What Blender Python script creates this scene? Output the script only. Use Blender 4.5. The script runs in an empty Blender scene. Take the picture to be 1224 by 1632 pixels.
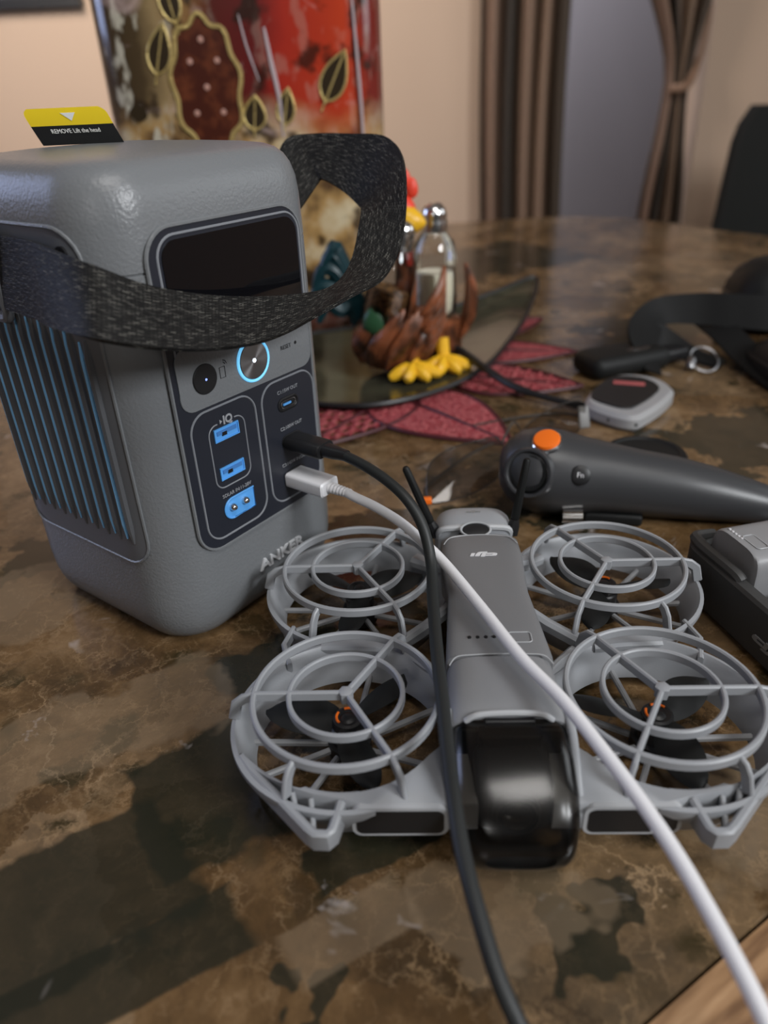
import bpy, bmesh, math, random
from mathutils import Vector, Matrix
random.seed(7)
S = bpy.context.scene
COL = S.collection
R = math.radians

# ------------------------------------------------------------------ camera
cam_d = bpy.data.cameras.new('camera')
cam = bpy.data.objects.new('camera', cam_d); COL.objects.link(cam)
PITCH, ROLL = R(29.77), R(-2.55)
fw = Vector((0, math.cos(PITCH), -math.sin(PITCH)))
rt = Vector((1, 0, 0)); up = rt.cross(fw)
rr = math.cos(ROLL)*rt + math.sin(ROLL)*up
uu = -math.sin(ROLL)*rt + math.cos(ROLL)*up
cam.matrix_world = Matrix(((rr.x, uu.x, -fw.x, 0), (rr.y, uu.y, -fw.y, 0), (rr.z, uu.z, -fw.z, 0.22), (0, 0, 0, 1)))
cam_d.sensor_fit = 'VERTICAL'; cam_d.sensor_height = 9.8; cam_d.sensor_width = 7.35
cam_d.lens = 1161.4/1632*9.8
cam_d.clip_start = 0.01; cam_d.clip_end = 50
cam_d.dof.use_dof = True; cam_d.dof.focus_distance = 0.305; cam_d.dof.aperture_fstop = 1.75
S.camera = cam

# ------------------------------------------------------------------ world, lights, exposure
S.view_settings.view_transform = 'Standard'; S.view_settings.look = 'None'
S.view_settings.gamma = 1.0; S.view_settings.use_curve_mapping = False
S.view_settings.exposure = 0.0
W = bpy.data.worlds.new('world'); S.world = W; W.use_nodes = True
W.node_tree.nodes['Background'].inputs[0].default_value = (1.0, 0.93, 0.86, 1)
W.node_tree.nodes['Background'].inputs[1].default_value = 0.04

def area(name, loc, target, size, power, col, sizey=None):
    l = bpy.data.lights.new(name, 'AREA'); l.energy = power; l.color = col; l.size = size
    if sizey: l.shape = 'RECTANGLE'; l.size_y = sizey
    o = bpy.data.objects.new(name, l); COL.objects.link(o); o.location = loc
    o.rotation_euler = (Vector(target)-Vector(loc)).to_track_quat('-Z', 'Y').to_euler()
    return o
area('ceiling_light', (0.30, -0.35, 1.60), (0.05, 0.3, 0.05), 0.6, 11, (1.0, 0.97, 0.94))
area('key_light', (1.35, -0.85, 1.05), (0.05, 0.3, 0.05), 0.5, 31, (0.95, 0.975, 1.0))
area('kitchen_light', (-0.40, -1.70, 0.95), (-0.1, 0.3, 0.15), 0.17, 3.4, (1.0, 0.98, 0.96))
area('window_light', (-2.0, 0.92, 0.85), (-0.1, 0.35, 0.1), 0.9, 11, (0.50, 0.62, 1.0))
area('doorway_light', (1.9, 0.6, 0.8), (0.0, 0.35, 0.1), 0.8, 5, (0.90, 0.96, 1.0))
area('wall_fill', (-0.75, 1.25, 1.0), (-0.55, 2.3, 0.72), 0.6, 15, (1.0, 0.90, 0.80))  # unseen lamp added to brighten the back wall, facing away from the table
area('hall_light', (0.35, 2.75, 1.3), (0.55, 3.4, 0.1), 0.4, 13, (0.95, 0.94, 1.0))

# ------------------------------------------------------------------ materials
def mat(name, col, rough=0.5, metal=0.0, spec=0.5, bump=None, emis=None, estr=0.0, coat=0.0, var=None, trans=0.0, ior=1.45, alpha=1.0):
    m = bpy.data.materials.new(name); m.use_nodes = True
    nt = m.node_tree; b = nt.nodes['Principled BSDF']
    b.inputs['Base Color'].default_value = (*col, 1); b.inputs['Roughness'].default_value = rough
    b.inputs['Metallic'].default_value = metal; b.inputs['Specular IOR Level'].default_value = spec
    b.inputs['Coat Weight'].default_value = coat; b.inputs['Transmission Weight'].default_value = trans
    b.inputs['IOR'].default_value = ior; b.inputs['Alpha'].default_value = alpha
    if emis:
        b.inputs['Emission Color'].default_value = (*emis, 1); b.inputs['Emission Strength'].default_value = estr
    if bump or var:
        tc = nt.nodes.new('ShaderNodeTexCoord'); nz = nt.nodes.new('ShaderNodeTexNoise')
        nz.inputs['Scale'].default_value = (bump or var)[0]; nz.inputs['Detail'].default_value = 3
        nt.links.new(tc.outputs['Object'], nz.inputs['Vector'])
        if bump:
            bp = nt.nodes.new('ShaderNodeBump'); bp.inputs['Strength'].default_value = bump[1]; bp.inputs['Distance'].default_value = bump[2]
            nt.links.new(nz.outputs['Fac'], bp.inputs['Height']); nt.links.new(bp.outputs['Normal'], b.inputs['Normal'])
        if var:
            mx = nt.nodes.new('ShaderNodeMix'); mx.data_type = 'RGBA'
            mx.inputs[6].default_value = (*col, 1); mx.inputs[7].default_value = (*var[1], 1)
            rp = nt.nodes.new('ShaderNodeMapRange'); rp.inputs['From Min'].default_value = var[2]; rp.inputs['From Max'].default_value = var[3]
            nv = nz
            if bump:
                nv = nt.nodes.new('ShaderNodeTexNoise'); nv.inputs['Scale'].default_value = var[0]; nv.inputs['Detail'].default_value = 4
                nt.links.new(tc.outputs['Object'], nv.inputs['Vector'])
            nt.links.new(nv.outputs['Fac'], rp.inputs['Value']); nt.links.new(rp.outputs[0], mx.inputs[0])
            nt.links.new(mx.outputs[2], b.inputs['Base Color'])
    return m

M = {}
M['station'] = mat('station_plastic', (0.160, 0.168, 0.176), 0.31, bump=(800, 0.55, 0.0004))
M['station_side'] = mat('station_side_plastic', (0.105, 0.110, 0.120), 0.45)
M['rib'] = mat('rib_plastic', (0.085, 0.088, 0.095), 0.45)
M['panel'] = mat('panel_navy', (0.018, 0.020, 0.028), 0.35)
M['panel_line'] = mat('panel_line_grey', (0.20, 0.21, 0.23), 0.5)
M['print_grey'] = mat('print_grey', (0.30, 0.31, 0.33), 0.5)
M['print_dark'] = mat('print_dark', (0.02, 0.02, 0.022), 0.5)
M['emboss'] = mat('embossed_letter', (0.55, 0.56, 0.58), 0.35)
M['display'] = mat('display_glass', (0.004, 0.004, 0.005), 0.06, spec=0.6)
M['blue'] = mat('port_blue', (0.10, 0.36, 0.80), 0.35)
M['blue_dark'] = mat('port_blue_dark', (0.06, 0.20, 0.50), 0.4)
M['blue_strip'] = mat('vent_blue', (0.22, 0.52, 0.88), 0.35)
M['glow'] = mat('glow_ring', (0.2, 0.6, 0.9), 0.4, emis=(0.16, 0.58, 1.0), estr=0.62)
M['led'] = mat('led_white', (0.8, 0.9, 1.0), 0.4, emis=(0.75, 0.88, 1.0), estr=3.0)
M['led_blue'] = mat('led_blue', (0.2, 0.3, 1.0), 0.4, emis=(0.25, 0.35, 1.0), estr=1.5)
M['chrome'] = mat('chrome', (0.75, 0.75, 0.75), 0.16, metal=1.0)
M['steel'] = mat('brushed_steel', (0.30, 0.30, 0.31), 0.34, metal=1.0)
M['black'] = mat('black_plastic', (0.010, 0.010, 0.011), 0.42)
M['softblack'] = mat('soft_black', (0.008, 0.0085, 0.0085), 0.55, spec=0.3)
M['cable_black'] = mat('black_cable', (0.014, 0.016, 0.016), 0.5)
M['white'] = mat('white_plastic', (0.70, 0.70, 0.72), 0.4)
M['cable_white'] = mat('white_cable', (0.68, 0.68, 0.70), 0.45, bump=(900, 0.25, 0.0003))
M['yellow'] = mat('label_yellow', (0.82, 0.60, 0.02), 0.4)
M['label_black'] = mat('label_black', (0.012, 0.012, 0.012), 0.4)
M['label_white'] = mat('label_white', (0.75, 0.75, 0.72), 0.5)
M['drone'] = mat('drone_grey', (0.270, 0.280, 0.297), 0.42, bump=(1500, 0.12, 0.0003))
M['drone_body'] = mat('drone_body_grey', (0.185, 0.188, 0.196), 0.45, bump=(1500, 0.15, 0.0003))
M['drone_dark'] = mat('drone_battery_grey', (0.150, 0.152, 0.158), 0.45, bump=(1500, 0.15, 0.0003))
M['drone_light'] = mat('drone_light_grey', (0.38, 0.39, 0.405), 0.42)
M['logo'] = mat('logo_silver', (0.62, 0.62, 0.64), 0.35)
M['logo_dim'] = mat('logo_dim', (0.22, 0.22, 0.22), 0.4)
M['orange'] = mat('orange_plastic', (0.85, 0.16, 0.01), 0.4)
M['ctl'] = mat('controller_grey', (0.040, 0.041, 0.044), 0.36, bump=(1400, 0.12, 0.0003))
M['hub'] = mat('hub_charcoal', (0.042, 0.042, 0.042), 0.55, bump=(900, 0.2, 0.0003))
M['batt'] = mat('battery_grey', (0.24, 0.242, 0.25), 0.42, bump=(1500, 0.12, 0.0003))
M['silver'] = mat('fob_silver', (0.30, 0.30, 0.305), 0.45)
M['red_print'] = mat('fob_red', (0.38, 0.09, 0.09), 0.5)
M['webbing'] = None
M['blackweb'] = mat('black_webbing', (0.006, 0.006, 0.006), 0.65, spec=0.25)
M['wood'] = None
M['wall'] = mat('peach_wall', (0.58, 0.43, 0.32), 0.85, bump=(60, 0.1, 0.002))
M['hallwall'] = mat('lavender_wall', (0.34, 0.33, 0.36), 0.85)
M['ceiling'] = mat('ceiling_white', (0.40, 0.38, 0.35), 0.9)
M['floor'] = mat('floor_brown', (0.16, 0.10, 0.06), 0.5)
M['leather'] = mat('black_leather', (0.008, 0.009, 0.008), 0.6, spec=0.2)
M['rubber'] = mat('rubber', (0.01, 0.01, 0.01), 0.7)
M['comb'] = mat('comb_red', (0.75, 0.06, 0.03), 0.4)
M['beak'] = mat('rooster_yellow', (0.80, 0.45, 0.02), 0.35)
M['feather'] = mat('feather_brown', (0.24, 0.075, 0.03), 0.3, var=(60, (0.05, 0.02, 0.01), 0.4, 0.65))
M['teal'] = mat('feather_teal', (0.004, 0.030, 0.038), 0.4)
M['green'] = mat('feather_green', (0.02, 0.07, 0.03), 0.35)
M['salt'] = mat('salt_cream', (0.85, 0.80, 0.64), 0.8)
M['pepper'] = mat('pepper_brown', (0.30, 0.15, 0.05), 0.8, var=(300, (0.06, 0.03, 0.01), 0.4, 0.6))
M['glass'] = mat('clear_glass', (0.98, 0.98, 0.98), 0.02, trans=1.0, ior=1.45)
M['lens'] = None
M['mat_red'] = mat('mat_red', (0.32, 0.036, 0.048), 0.5, bump=(330, 1.0, 0.006), var=(330, (0.52, 0.13, 0.135), 0.47, 0.58))
M['mat_dark'] = mat('mat_dark_red', (0.06, 0.008, 0.012), 0.5)
M['dish'] = mat('dish_olive', (0.055, 0.055, 0.035), 0.12, var=(25, (0.025, 0.025, 0.018), 0.4, 0.6), coat=0.4)
M['gold'] = mat('gold_glitter', (0.55, 0.42, 0.16), 0.35, metal=0.6, bump=(400, 0.6, 0.002))
M['leafdark'] = mat('painted_dark_leaf', (0.030, 0.020, 0.010), 0.2, coat=0.3)
M['medallion'] = mat('painted_maroon', (0.060, 0.014, 0.008), 0.2, var=(70, (0.13, 0.035, 0.015), 0.45, 0.65), coat=0.5)
M['plastic_grey_light'] = mat('strut_grey', (0.26, 0.265, 0.275), 0.45)

def node(nt, t, **k):
    n = nt.nodes.new(t)
    for a, v in k.items():
        setattr(n, a, v)
    return n

def ramp(nt, stops):
    r = nt.nodes.new('ShaderNodeValToRGB'); el = r.color_ramp.elements
    while len(el) < len(stops): el.new(0.5)
    for e, (p, c) in zip(el, stops):
        e.position = p; e.color = (*c, 1)
    return r

def webbing():
    m = bpy.data.materials.new('woven_webbing'); m.use_nodes = True; nt = m.node_tree; b = nt.nodes['Principled BSDF']
    uv = node(nt, 'ShaderNodeUVMap'); mp = node(nt, 'ShaderNodeMapping'); nt.links.new(uv.outputs[0], mp.inputs[0])
    mp.inputs['Scale'].default_value = (260, 1150, 1)      # uv is in metres: u along the strap, v across it
    nz = node(nt, 'ShaderNodeTexNoise'); nz.inputs['Scale'].default_value = 1.0; nz.inputs['Detail'].default_value = 2
    nt.links.new(mp.outputs[0], nz.inputs['Vector'])
    br = node(nt, 'ShaderNodeTexBrick'); br.inputs['Scale'].default_value = 1.0
    mp2 = node(nt, 'ShaderNodeMapping'); nt.links.new(uv.outputs[0], mp2.inputs[0]); mp2.inputs['Scale'].default_value = (250, 430, 1)
    nt.links.new(mp2.outputs[0], br.inputs['Vector'])
    br.inputs['Brick Width'].default_value = 0.75; br.inputs['Row Height'].default_value = 0.30; br.inputs['Mortar Size'].default_value = 0.07
    br.inputs['Color1'].default_value = (1, 1, 1, 1); br.inputs['Color2'].default_value = (0.5, 0.5, 0.5, 1); br.inputs['Mortar'].default_value = (0, 0, 0, 1)
    mul = node(nt, 'ShaderNodeMath', operation='MULTIPLY'); mr = node(nt, 'ShaderNodeMapRange'); mr.inputs['From Min'].default_value = 0.38; mr.inputs['From Max'].default_value = 0.62; mr.inputs['To Min'].default_value = 0.6; nt.links.new(nz.outputs['Fac'], mr.inputs['Value']); nt.links.new(mr.outputs[0], mul.inputs[0]); nt.links.new(br.outputs['Color'], mul.inputs[1])
    rp = ramp(nt, [(0.0, (0.004, 0.004, 0.004)), (0.40, (0.008, 0.008, 0.008)), (0.65, (0.030, 0.029, 0.027)), (0.98, (0.14, 0.135, 0.12))])
    nt.links.new(mul.outputs[0], rp.inputs[0]); nt.links.new(rp.outputs[0], b.inputs['Base Color'])
    bp = node(nt, 'ShaderNodeBump'); bp.inputs['Strength'].default_value = 0.9; bp.inputs['Distance'].default_value = 0.0006
    nt.links.new(mul.outputs[0], bp.inputs['Height']); nt.links.new(bp.outputs[0], b.inputs['Normal'])
    b.inputs['Roughness'].default_value = 0.6; b.inputs['Specular IOR Level'].default_value = 0.2
    return m
M['webbing'] = webbing()

def brushed():
    m = M['steel']; nt = m.node_tree; b = nt.nodes['Principled BSDF']
    b.inputs['Anisotropic'].default_value = 0.85
    tg = node(nt, 'ShaderNodeTangent', direction_type='RADIAL', axis='Y'); nt.links.new(tg.outputs[0], b.inputs['Tangent'])
brushed()

def marble():
    m = bpy.data.materials.new('brown_marble'); m.use_nodes = True; nt = m.node_tree; b = nt.nodes['Principled BSDF']
    L = nt.links.new
    tc = node(nt, 'ShaderNodeTexCoord'); rot = node(nt, 'ShaderNodeMapping'); rot.inputs['Rotation'].default_value = (0, 0, R(-30))
    L(tc.outputs['Object'], rot.inputs[0])
    def noise(scale, detail=5, rough=0.6, vec=None, dist=0.0):
        n = node(nt, 'ShaderNodeTexNoise'); n.inputs['Scale'].default_value = scale; n.inputs['Detail'].default_value = detail
        n.inputs['Roughness'].default_value = rough; n.inputs['Distortion'].default_value = dist
        L(vec or rot.outputs[0], n.inputs['Vector']); return n
    def mix(a, c, f, typ='MIX'):
        x = node(nt, 'ShaderNodeMix', data_type='RGBA', blend_type=typ)
        for s, v in ((6, a), (7, c)):
            if isinstance(v, tuple): x.inputs[s].default_value = (*v, 1)
            else: L(v, x.inputs[s])
        if isinstance(f, float): x.inputs[0].default_value = f
        else: L(f, x.inputs[0])
        return x.outputs[2]
    def rng(v, a, c, d=0.0, e=1.0):
        x = node(nt, 'ShaderNodeMapRange'); x.inputs['From Min'].default_value = a; x.inputs['From Max'].default_value = c
        x.inputs['To Min'].default_value = d; x.inputs['To Max'].default_value = e; L(v, x.inputs['Value']); return x.outputs[0]
    def math_(op, a, c):
        x = node(nt, 'ShaderNodeMath', operation=op)
        for i, v in enumerate((a, c)):
            if isinstance(v, (int, float)): x.inputs[i].default_value = v
            else: L(v, x.inputs[i])
        return x.outputs[0]
    # warped coordinate
    wn = noise(28, 7, 0.7)
    wv = node(nt, 'ShaderNodeVectorMath', operation='SCALE'); wv.inputs['Scale'].default_value = 0.035; L(wn.outputs['Color'], wv.inputs[0])
    wa = node(nt, 'ShaderNodeVectorMath', operation='ADD'); L(rot.outputs[0], wa.inputs[0]); L(wv.outputs[0], wa.inputs[1])
    warp = wa.outputs[0]
    # base tone
    base = ramp(nt, [(0.36, (0.012, 0.009, 0.005)), (0.45, (0.050, 0.030, 0.014)), (0.54, (0.125, 0.077, 0.038)), (0.66, (0.245, 0.168, 0.098))])
    L(noise(15, 9, 0.72, dist=0.3).outputs['Fac'], base.inputs[0])
    # stone chunks of differing tone
    vo = node(nt, 'ShaderNodeTexVoronoi', feature='F1'); vo.inputs['Scale'].default_value = 13; L(warp, vo.inputs['Vector'])
    cell = ramp(nt, [(0.0, (0.030, 0.020, 0.011)), (0.35, (0.090, 0.052, 0.024)), (0.6, (0.130, 0.077, 0.036)), (0.85, (0.200, 0.142, 0.090)), (1.0, (0.030, 0.025, 0.015))])
    sep = node(nt, 'ShaderNodeSeparateColor'); L(vo.outputs['Color'], sep.inputs[0]); L(sep.outputs[0], cell.inputs[0])
    col = mix(base.outputs[0], cell.outputs[0], 0.42)
    # brecciated dark blobs
    v3 = node(nt, 'ShaderNodeTexVoronoi', feature='SMOOTH_F1'); v3.inputs['Scale'].default_value = 55; L(warp, v3.inputs['Vector'])
    blobs = math_('MULTIPLY', rng(v3.outputs['Distance'], 0.40, 0.26), rng(noise(16, 3).outputs['Fac'], 0.46, 0.54))
    col = mix(col, (0.030, 0.022, 0.010), blobs)
    # veins at two scales
    for sc, w, cc, st in ((21, 0.009, (0.34, 0.235, 0.14), 0.55), (58, 0.020, (0.27, 0.18, 0.10), 0.50), (9, 0.0035, (0.38, 0.28, 0.18), 0.45), (120, 0.03, (0.25, 0.17, 0.10), 0.40)):
        v = node(nt, 'ShaderNodeTexVoronoi', feature='DISTANCE_TO_EDGE'); v.inputs['Scale'].default_value = sc
        L(warp, v.inputs['Vector'])
        mask = math_('MULTIPLY', rng(v.outputs['Distance'], w*2.2, 0.0), rng(noise(sc*0.8, 3).outputs['Fac'], 0.45, 0.65))
        col = mix(col, cc, math_('MULTIPLY', mask, st))
    # fine dark cracks and speckle
    v = node(nt, 'ShaderNodeTexVoronoi', feature='DISTANCE_TO_EDGE'); v.inputs['Scale'].default_value = 27
    wv2 = node(nt, 'ShaderNodeVectorMath', operation='ADD'); wv2.inputs[1].default_value = (3.1, 1.7, 0); L(warp, wv2.inputs[0]); L(wv2.outputs[0], v.inputs['Vector'])
    col = mix(col, (0.02, 0.013, 0.008), math_('MULTIPLY', rng(v.outputs['Distance'], 0.02, 0.0), rng(noise(11, 3).outputs['Fac'], 0.5, 0.62, 0, 0.7)))
    col = mix(col, (0.42, 0.31, 0.21), math_('MULTIPLY', rng(noise(340, 3, 0.7).outputs['Fac'], 0.60, 0.74), rng(noise(17, 3).outputs['Fac'], 0.50, 0.66, 0, 0.55)))
    # dark slabs with straight sides, each with a place and shape of its own (centre, half sizes, turn)
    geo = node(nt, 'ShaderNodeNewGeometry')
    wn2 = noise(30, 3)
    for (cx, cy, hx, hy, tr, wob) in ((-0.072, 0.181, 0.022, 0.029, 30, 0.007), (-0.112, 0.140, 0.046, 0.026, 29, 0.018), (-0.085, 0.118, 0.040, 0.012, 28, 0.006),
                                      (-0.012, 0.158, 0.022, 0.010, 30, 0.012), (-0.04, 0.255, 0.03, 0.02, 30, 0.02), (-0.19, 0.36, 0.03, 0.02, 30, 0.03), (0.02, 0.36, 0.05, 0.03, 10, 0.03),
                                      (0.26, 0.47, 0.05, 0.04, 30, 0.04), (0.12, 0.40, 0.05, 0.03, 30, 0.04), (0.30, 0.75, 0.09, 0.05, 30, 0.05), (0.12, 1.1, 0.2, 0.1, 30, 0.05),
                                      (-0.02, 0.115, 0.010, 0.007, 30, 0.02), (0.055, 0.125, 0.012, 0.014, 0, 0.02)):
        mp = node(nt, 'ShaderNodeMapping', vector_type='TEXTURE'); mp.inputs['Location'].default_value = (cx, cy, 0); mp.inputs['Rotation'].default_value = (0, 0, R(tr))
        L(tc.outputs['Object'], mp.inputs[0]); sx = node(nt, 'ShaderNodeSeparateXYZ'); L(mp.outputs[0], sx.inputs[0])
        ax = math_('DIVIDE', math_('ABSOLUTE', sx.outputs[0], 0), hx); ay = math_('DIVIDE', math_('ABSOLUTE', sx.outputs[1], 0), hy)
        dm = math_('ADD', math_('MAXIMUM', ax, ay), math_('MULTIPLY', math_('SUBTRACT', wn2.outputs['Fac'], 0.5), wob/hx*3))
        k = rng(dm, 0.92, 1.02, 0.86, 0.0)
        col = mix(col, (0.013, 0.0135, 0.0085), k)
    for (cx, cy, hx, hy, tr, wob) in ((-0.016, 0.1300, 0.020, 0.0095, 29, 0.003), (0.035, 0.135, 0.024, 0.016, 15, 0.02), (-0.125, 0.215, 0.05, 0.022, 30, 0.03), (-0.20, 0.30, 0.04, 0.03, 30, 0.03), (0.15, 0.17, 0.05, 0.03, 30, 0.04)):
        mp = node(nt, 'ShaderNodeMapping', vector_type='TEXTURE'); mp.inputs['Location'].default_value = (cx, cy, 0); mp.inputs['Rotation'].default_value = (0, 0, R(tr))
        L(tc.outputs['Object'], mp.inputs[0]); sx = node(nt, 'ShaderNodeSeparateXYZ'); L(mp.outputs[0], sx.inputs[0])
        ax = math_('DIVIDE', math_('ABSOLUTE', sx.outputs[0], 0), hx); ay = math_('DIVIDE', math_('ABSOLUTE', sx.outputs[1], 0), hy)
        dm = math_('ADD', math_('MAXIMUM', ax, ay), math_('MULTIPLY', math_('SUBTRACT', wn2.outputs['Fac'], 0.5), wob/hx*3))
        col = mix(col, (0.190, 0.140, 0.092), rng(dm, 0.90, 1.05, 0.38, 0.0))
    # milky quartz spots
    wh = math_('MULTIPLY', rng(noise(26, 4, 0.7, dist=0.6).outputs['Fac'], 0.64, 0.74), 0.55)
    col = mix(col, (0.42, 0.38, 0.36), wh)
    hs = node(nt, 'ShaderNodeHueSaturation'); hs.inputs['Value'].default_value = 1.24; hs.inputs['Saturation'].default_value = 1.06; L(col, hs.inputs['Color'])
    L(hs.outputs[0], b.inputs['Base Color'])
    b.inputs['Roughness'].default_value = 0.17; b.inputs['Specular IOR Level'].default_value = 0.45
    rg = rng(noise(60, 4).outputs['Fac'], 0.3, 0.8, 0.13, 0.24); L(rg, b.inputs['Roughness'])
    return m
M['marble'] = marble()

def wood():
    m = bpy.data.materials.new('oak_rim'); m.use_nodes = True; nt = m.node_tree; b = nt.nodes['Principled BSDF']; L = nt.links.new
    tc = node(nt, 'ShaderNodeTexCoord'); mp = node(nt, 'ShaderNodeMapping', vector_type='TEXTURE'); mp.inputs['Rotation'].default_value = (0, 0, R(30.5)); mp.inputs['Scale'].default_value = (9, 1, 1)
    L(tc.outputs['Object'], mp.inputs[0])
    nz = node(nt, 'ShaderNodeTexNoise'); nz.inputs['Scale'].default_value = 260; nz.inputs['Detail'].default_value = 5; L(mp.outputs[0], nz.inputs['Vector'])
    rp = ramp(nt, [(0.3, (0.13, 0.065, 0.028)), (0.5, (0.26, 0.145, 0.068)), (0.7, (0.38, 0.23, 0.12))]); L(nz.outputs['Fac'], rp.inputs[0]); L(rp.outputs[0], b.inputs['Base Color'])
    b.inputs['Roughness'].default_value = 0.35
    return m
M['wood'] = wood()

def curtain_mat():
    m = bpy.data.materials.new('brown_curtain'); m.use_nodes = True; nt = m.node_tree; b = nt.nodes['Principled BSDF']; L = nt.links.new
    uv = node(nt, 'ShaderNodeUVMap'); sx = node(nt, 'ShaderNodeSeparateXYZ'); L(uv.outputs[0], sx.inputs[0])
    rp = ramp(nt, [(0.0, (0.055, 0.035, 0.022)), (0.10, (0.20, 0.125, 0.085)), (0.24, (0.20, 0.125, 0.085)), (0.30, (0.030, 0.022, 0.015)), (0.42, (0.030, 0.022, 0.015)), (0.47, (0.24, 0.155, 0.105)), (0.60, (0.19, 0.12, 0.08)), (0.66, (0.11, 0.07, 0.04)), (0.72, (0.21, 0.135, 0.09)), (0.86, (0.18, 0.11, 0.07)), (0.90, (0.05, 0.035, 0.022)), (1.0, (0.05, 0.035, 0.022))])
    # more than 32 stops is not needed; stripes woven into the cloth along its width
    L(sx.outputs[0], rp.inputs[0]); L(rp.outputs[0], b.inputs['Base Color']); b.inputs['Roughness'].default_value = 0.7
    return m
M['curtain'] = curtain_mat()

def vase_mat():
    m = bpy.data.materials.new('painted_vase'); m.use_nodes = True; nt = m.node_tree; b = nt.nodes['Principled BSDF']; L = nt.links.new
    tc = node(nt, 'ShaderNodeTexCoord'); sx = node(nt, 'ShaderNodeSeparateXYZ')
    nz = node(nt, 'ShaderNodeTexNoise'); nz.inputs['Scale'].default_value = 14; nz.inputs['Detail'].default_value = 4; L(tc.outputs['Object'], nz.inputs['Vector'])
    v1 = node(nt, 'ShaderNodeVectorMath', operation='SCALE'); v1.inputs['Scale'].default_value = 0.05; L(nz.outputs['Color'], v1.inputs[0])
    v2 = node(nt, 'ShaderNodeVectorMath', operation='ADD'); L(tc.outputs['Object'], v2.inputs[0]); L(v1.outputs[0], v2.inputs[1]); L(v2.outputs[0], sx.inputs[0])
    def rng(v, a, c, d=0.0, e=1.0):
        x = node(nt, 'ShaderNodeMapRange'); x.inputs['From Min'].default_value = a; x.inputs['From Max'].default_value = c
        x.inputs['To Min'].default_value = d; x.inputs['To Max'].default_value = e; L(v, x.inputs['Value']); return x.outputs[0]
    def mix(a, c, f):
        x = node(nt, 'ShaderNodeMix', data_type='RGBA')
        for s, v in ((6, a), (7, c)):
            if isinstance(v, tuple): x.inputs[s].default_value = (*v, 1)
            else: L(v, x.inputs[s])
        if isinstance(f, float): x.inputs[0].default_value = f
        else: L(f, x.inputs[0])
        return x.outputs[2]
    def mul(a, c):
        x = node(nt, 'ShaderNodeMath', operation='MULTIPLY'); L(a, x.inputs[0])
        if isinstance(c, float): x.inputs[1].default_value = c
        else: L(c, x.inputs[1])
        return x.outputs[0]
    # left to right: mottled brown, cream, maroon, scarlet, maroon
    rp = ramp(nt, [(0.0, (0.030, 0.020, 0.010)), (0.20, (0.065, 0.042, 0.020)), (0.27, (0.30, 0.21, 0.10)), (0.36, (0.24, 0.13, 0.05)), (0.44, (0.09, 0.014, 0.010)), (0.58, (0.12, 0.012, 0.012)), (0.68, (0.36, 0.026, 0.014)), (0.86, (0.48, 0.048, 0.016)), (0.93, (0.17, 0.016, 0.012))])
    L(rng(sx.outputs[0], -0.110, 0.155), rp.inputs[0]); col = rp.outputs[0]
    # cream and ochre base below
    crm = ramp(nt, [(0.35, (0.10, 0.055, 0.025)), (0.48, (0.42, 0.26, 0.10)), (0.62, (0.62, 0.52, 0.34))])
    n2 = node(nt, 'ShaderNodeTexNoise'); n2.inputs['Scale'].default_value = 26; n2.inputs['Detail'].default_value = 5; L(tc.outputs['Object'], n2.inputs['Vector']); L(n2.outputs['Fac'], crm.inputs[0])
    col = mix(col, crm.outputs[0], rng(sx.outputs[2], 0.245, 0.215))
    col = mix(col, (0.22, 0.085, 0.065), rng(sx.outputs[2], 0.075, 0.055))
    # white flecks, mostly on the left
    n3 = node(nt, 'ShaderNodeTexNoise'); n3.inputs['Scale'].default_value = 75; n3.inputs['Detail'].default_value = 3; mp3 = node(nt, 'ShaderNodeMapping'); mp3.inputs['Scale'].default_value = (1, 1, 0.45); L(tc.outputs['Object'], mp3.inputs[0]); L(mp3.outputs[0], n3.inputs['Vector'])
    fl = mul(rng(n3.outputs['Fac'], 0.54, 0.62), rng(sx.outputs[0], 0.0, -0.06, 0.15, 0.9))
    col = mix(col, (0.55, 0.52, 0.42), fl)
    n4 = node(nt, 'ShaderNodeTexNoise'); n4.inputs['Scale'].default_value = 34; n4.inputs['Detail'].default_value = 3; L(tc.outputs['Object'], n4.inputs['Vector'])
    col = mix(col, (0.02, 0.010, 0.006), mul(rng(n4.outputs['Fac'], 0.56, 0.64), 0.85))
    # milky brush strokes
    n5 = node(nt, 'ShaderNodeTexNoise'); n5.inputs['Scale'].default_value = 18; n5.inputs['Detail'].default_value = 6; n5.inputs['Distortion'].default_value = 1.2; L(tc.outputs['Object'], n5.inputs['Vector'])
    col = mix(col, (0.60, 0.45, 0.42), mul(rng(n5.outputs['Fac'], 0.62, 0.74), 0.7))
    L(col, b.inputs['Base Color']); b.inputs['Roughness'].default_value = 0.16; b.inputs['Coat Weight'].default_value = 0.5; b.inputs['Coat Roughness'].default_value = 0.05
    return m
M['vase'] = vase_mat()

def thin_glass(name, tint, ior=1.5, rough=0.02, gloss=1.0):
    m = bpy.data.materials.new(name); m.use_nodes = True; nt = m.node_tree; L = nt.links.new
    nt.nodes.remove(nt.nodes['Principled BSDF']); out = nt.nodes['Material Output']
    fr = node(nt, 'ShaderNodeFresnel'); fr.inputs['IOR'].default_value = ior
    tr = node(nt, 'ShaderNodeBsdfTransparent'); tr.inputs[0].default_value = (*tint, 1)
    gl = node(nt, 'ShaderNodeBsdfGlossy'); gl.inputs['Roughness'].default_value = rough; gl.inputs[0].default_value = (gloss, gloss, gloss, 1)
    mx = node(nt, 'ShaderNodeMixShader'); L(fr.outputs[0], mx.inputs[0]); L(tr.outputs[0], mx.inputs[1]); L(gl.outputs[0], mx.inputs[2]); L(mx.outputs[0], out.inputs[0])
    return m
M['lens'] = thin_glass('spectacle_lens', (0.72, 0.70, 0.68), 1.40)
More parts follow.
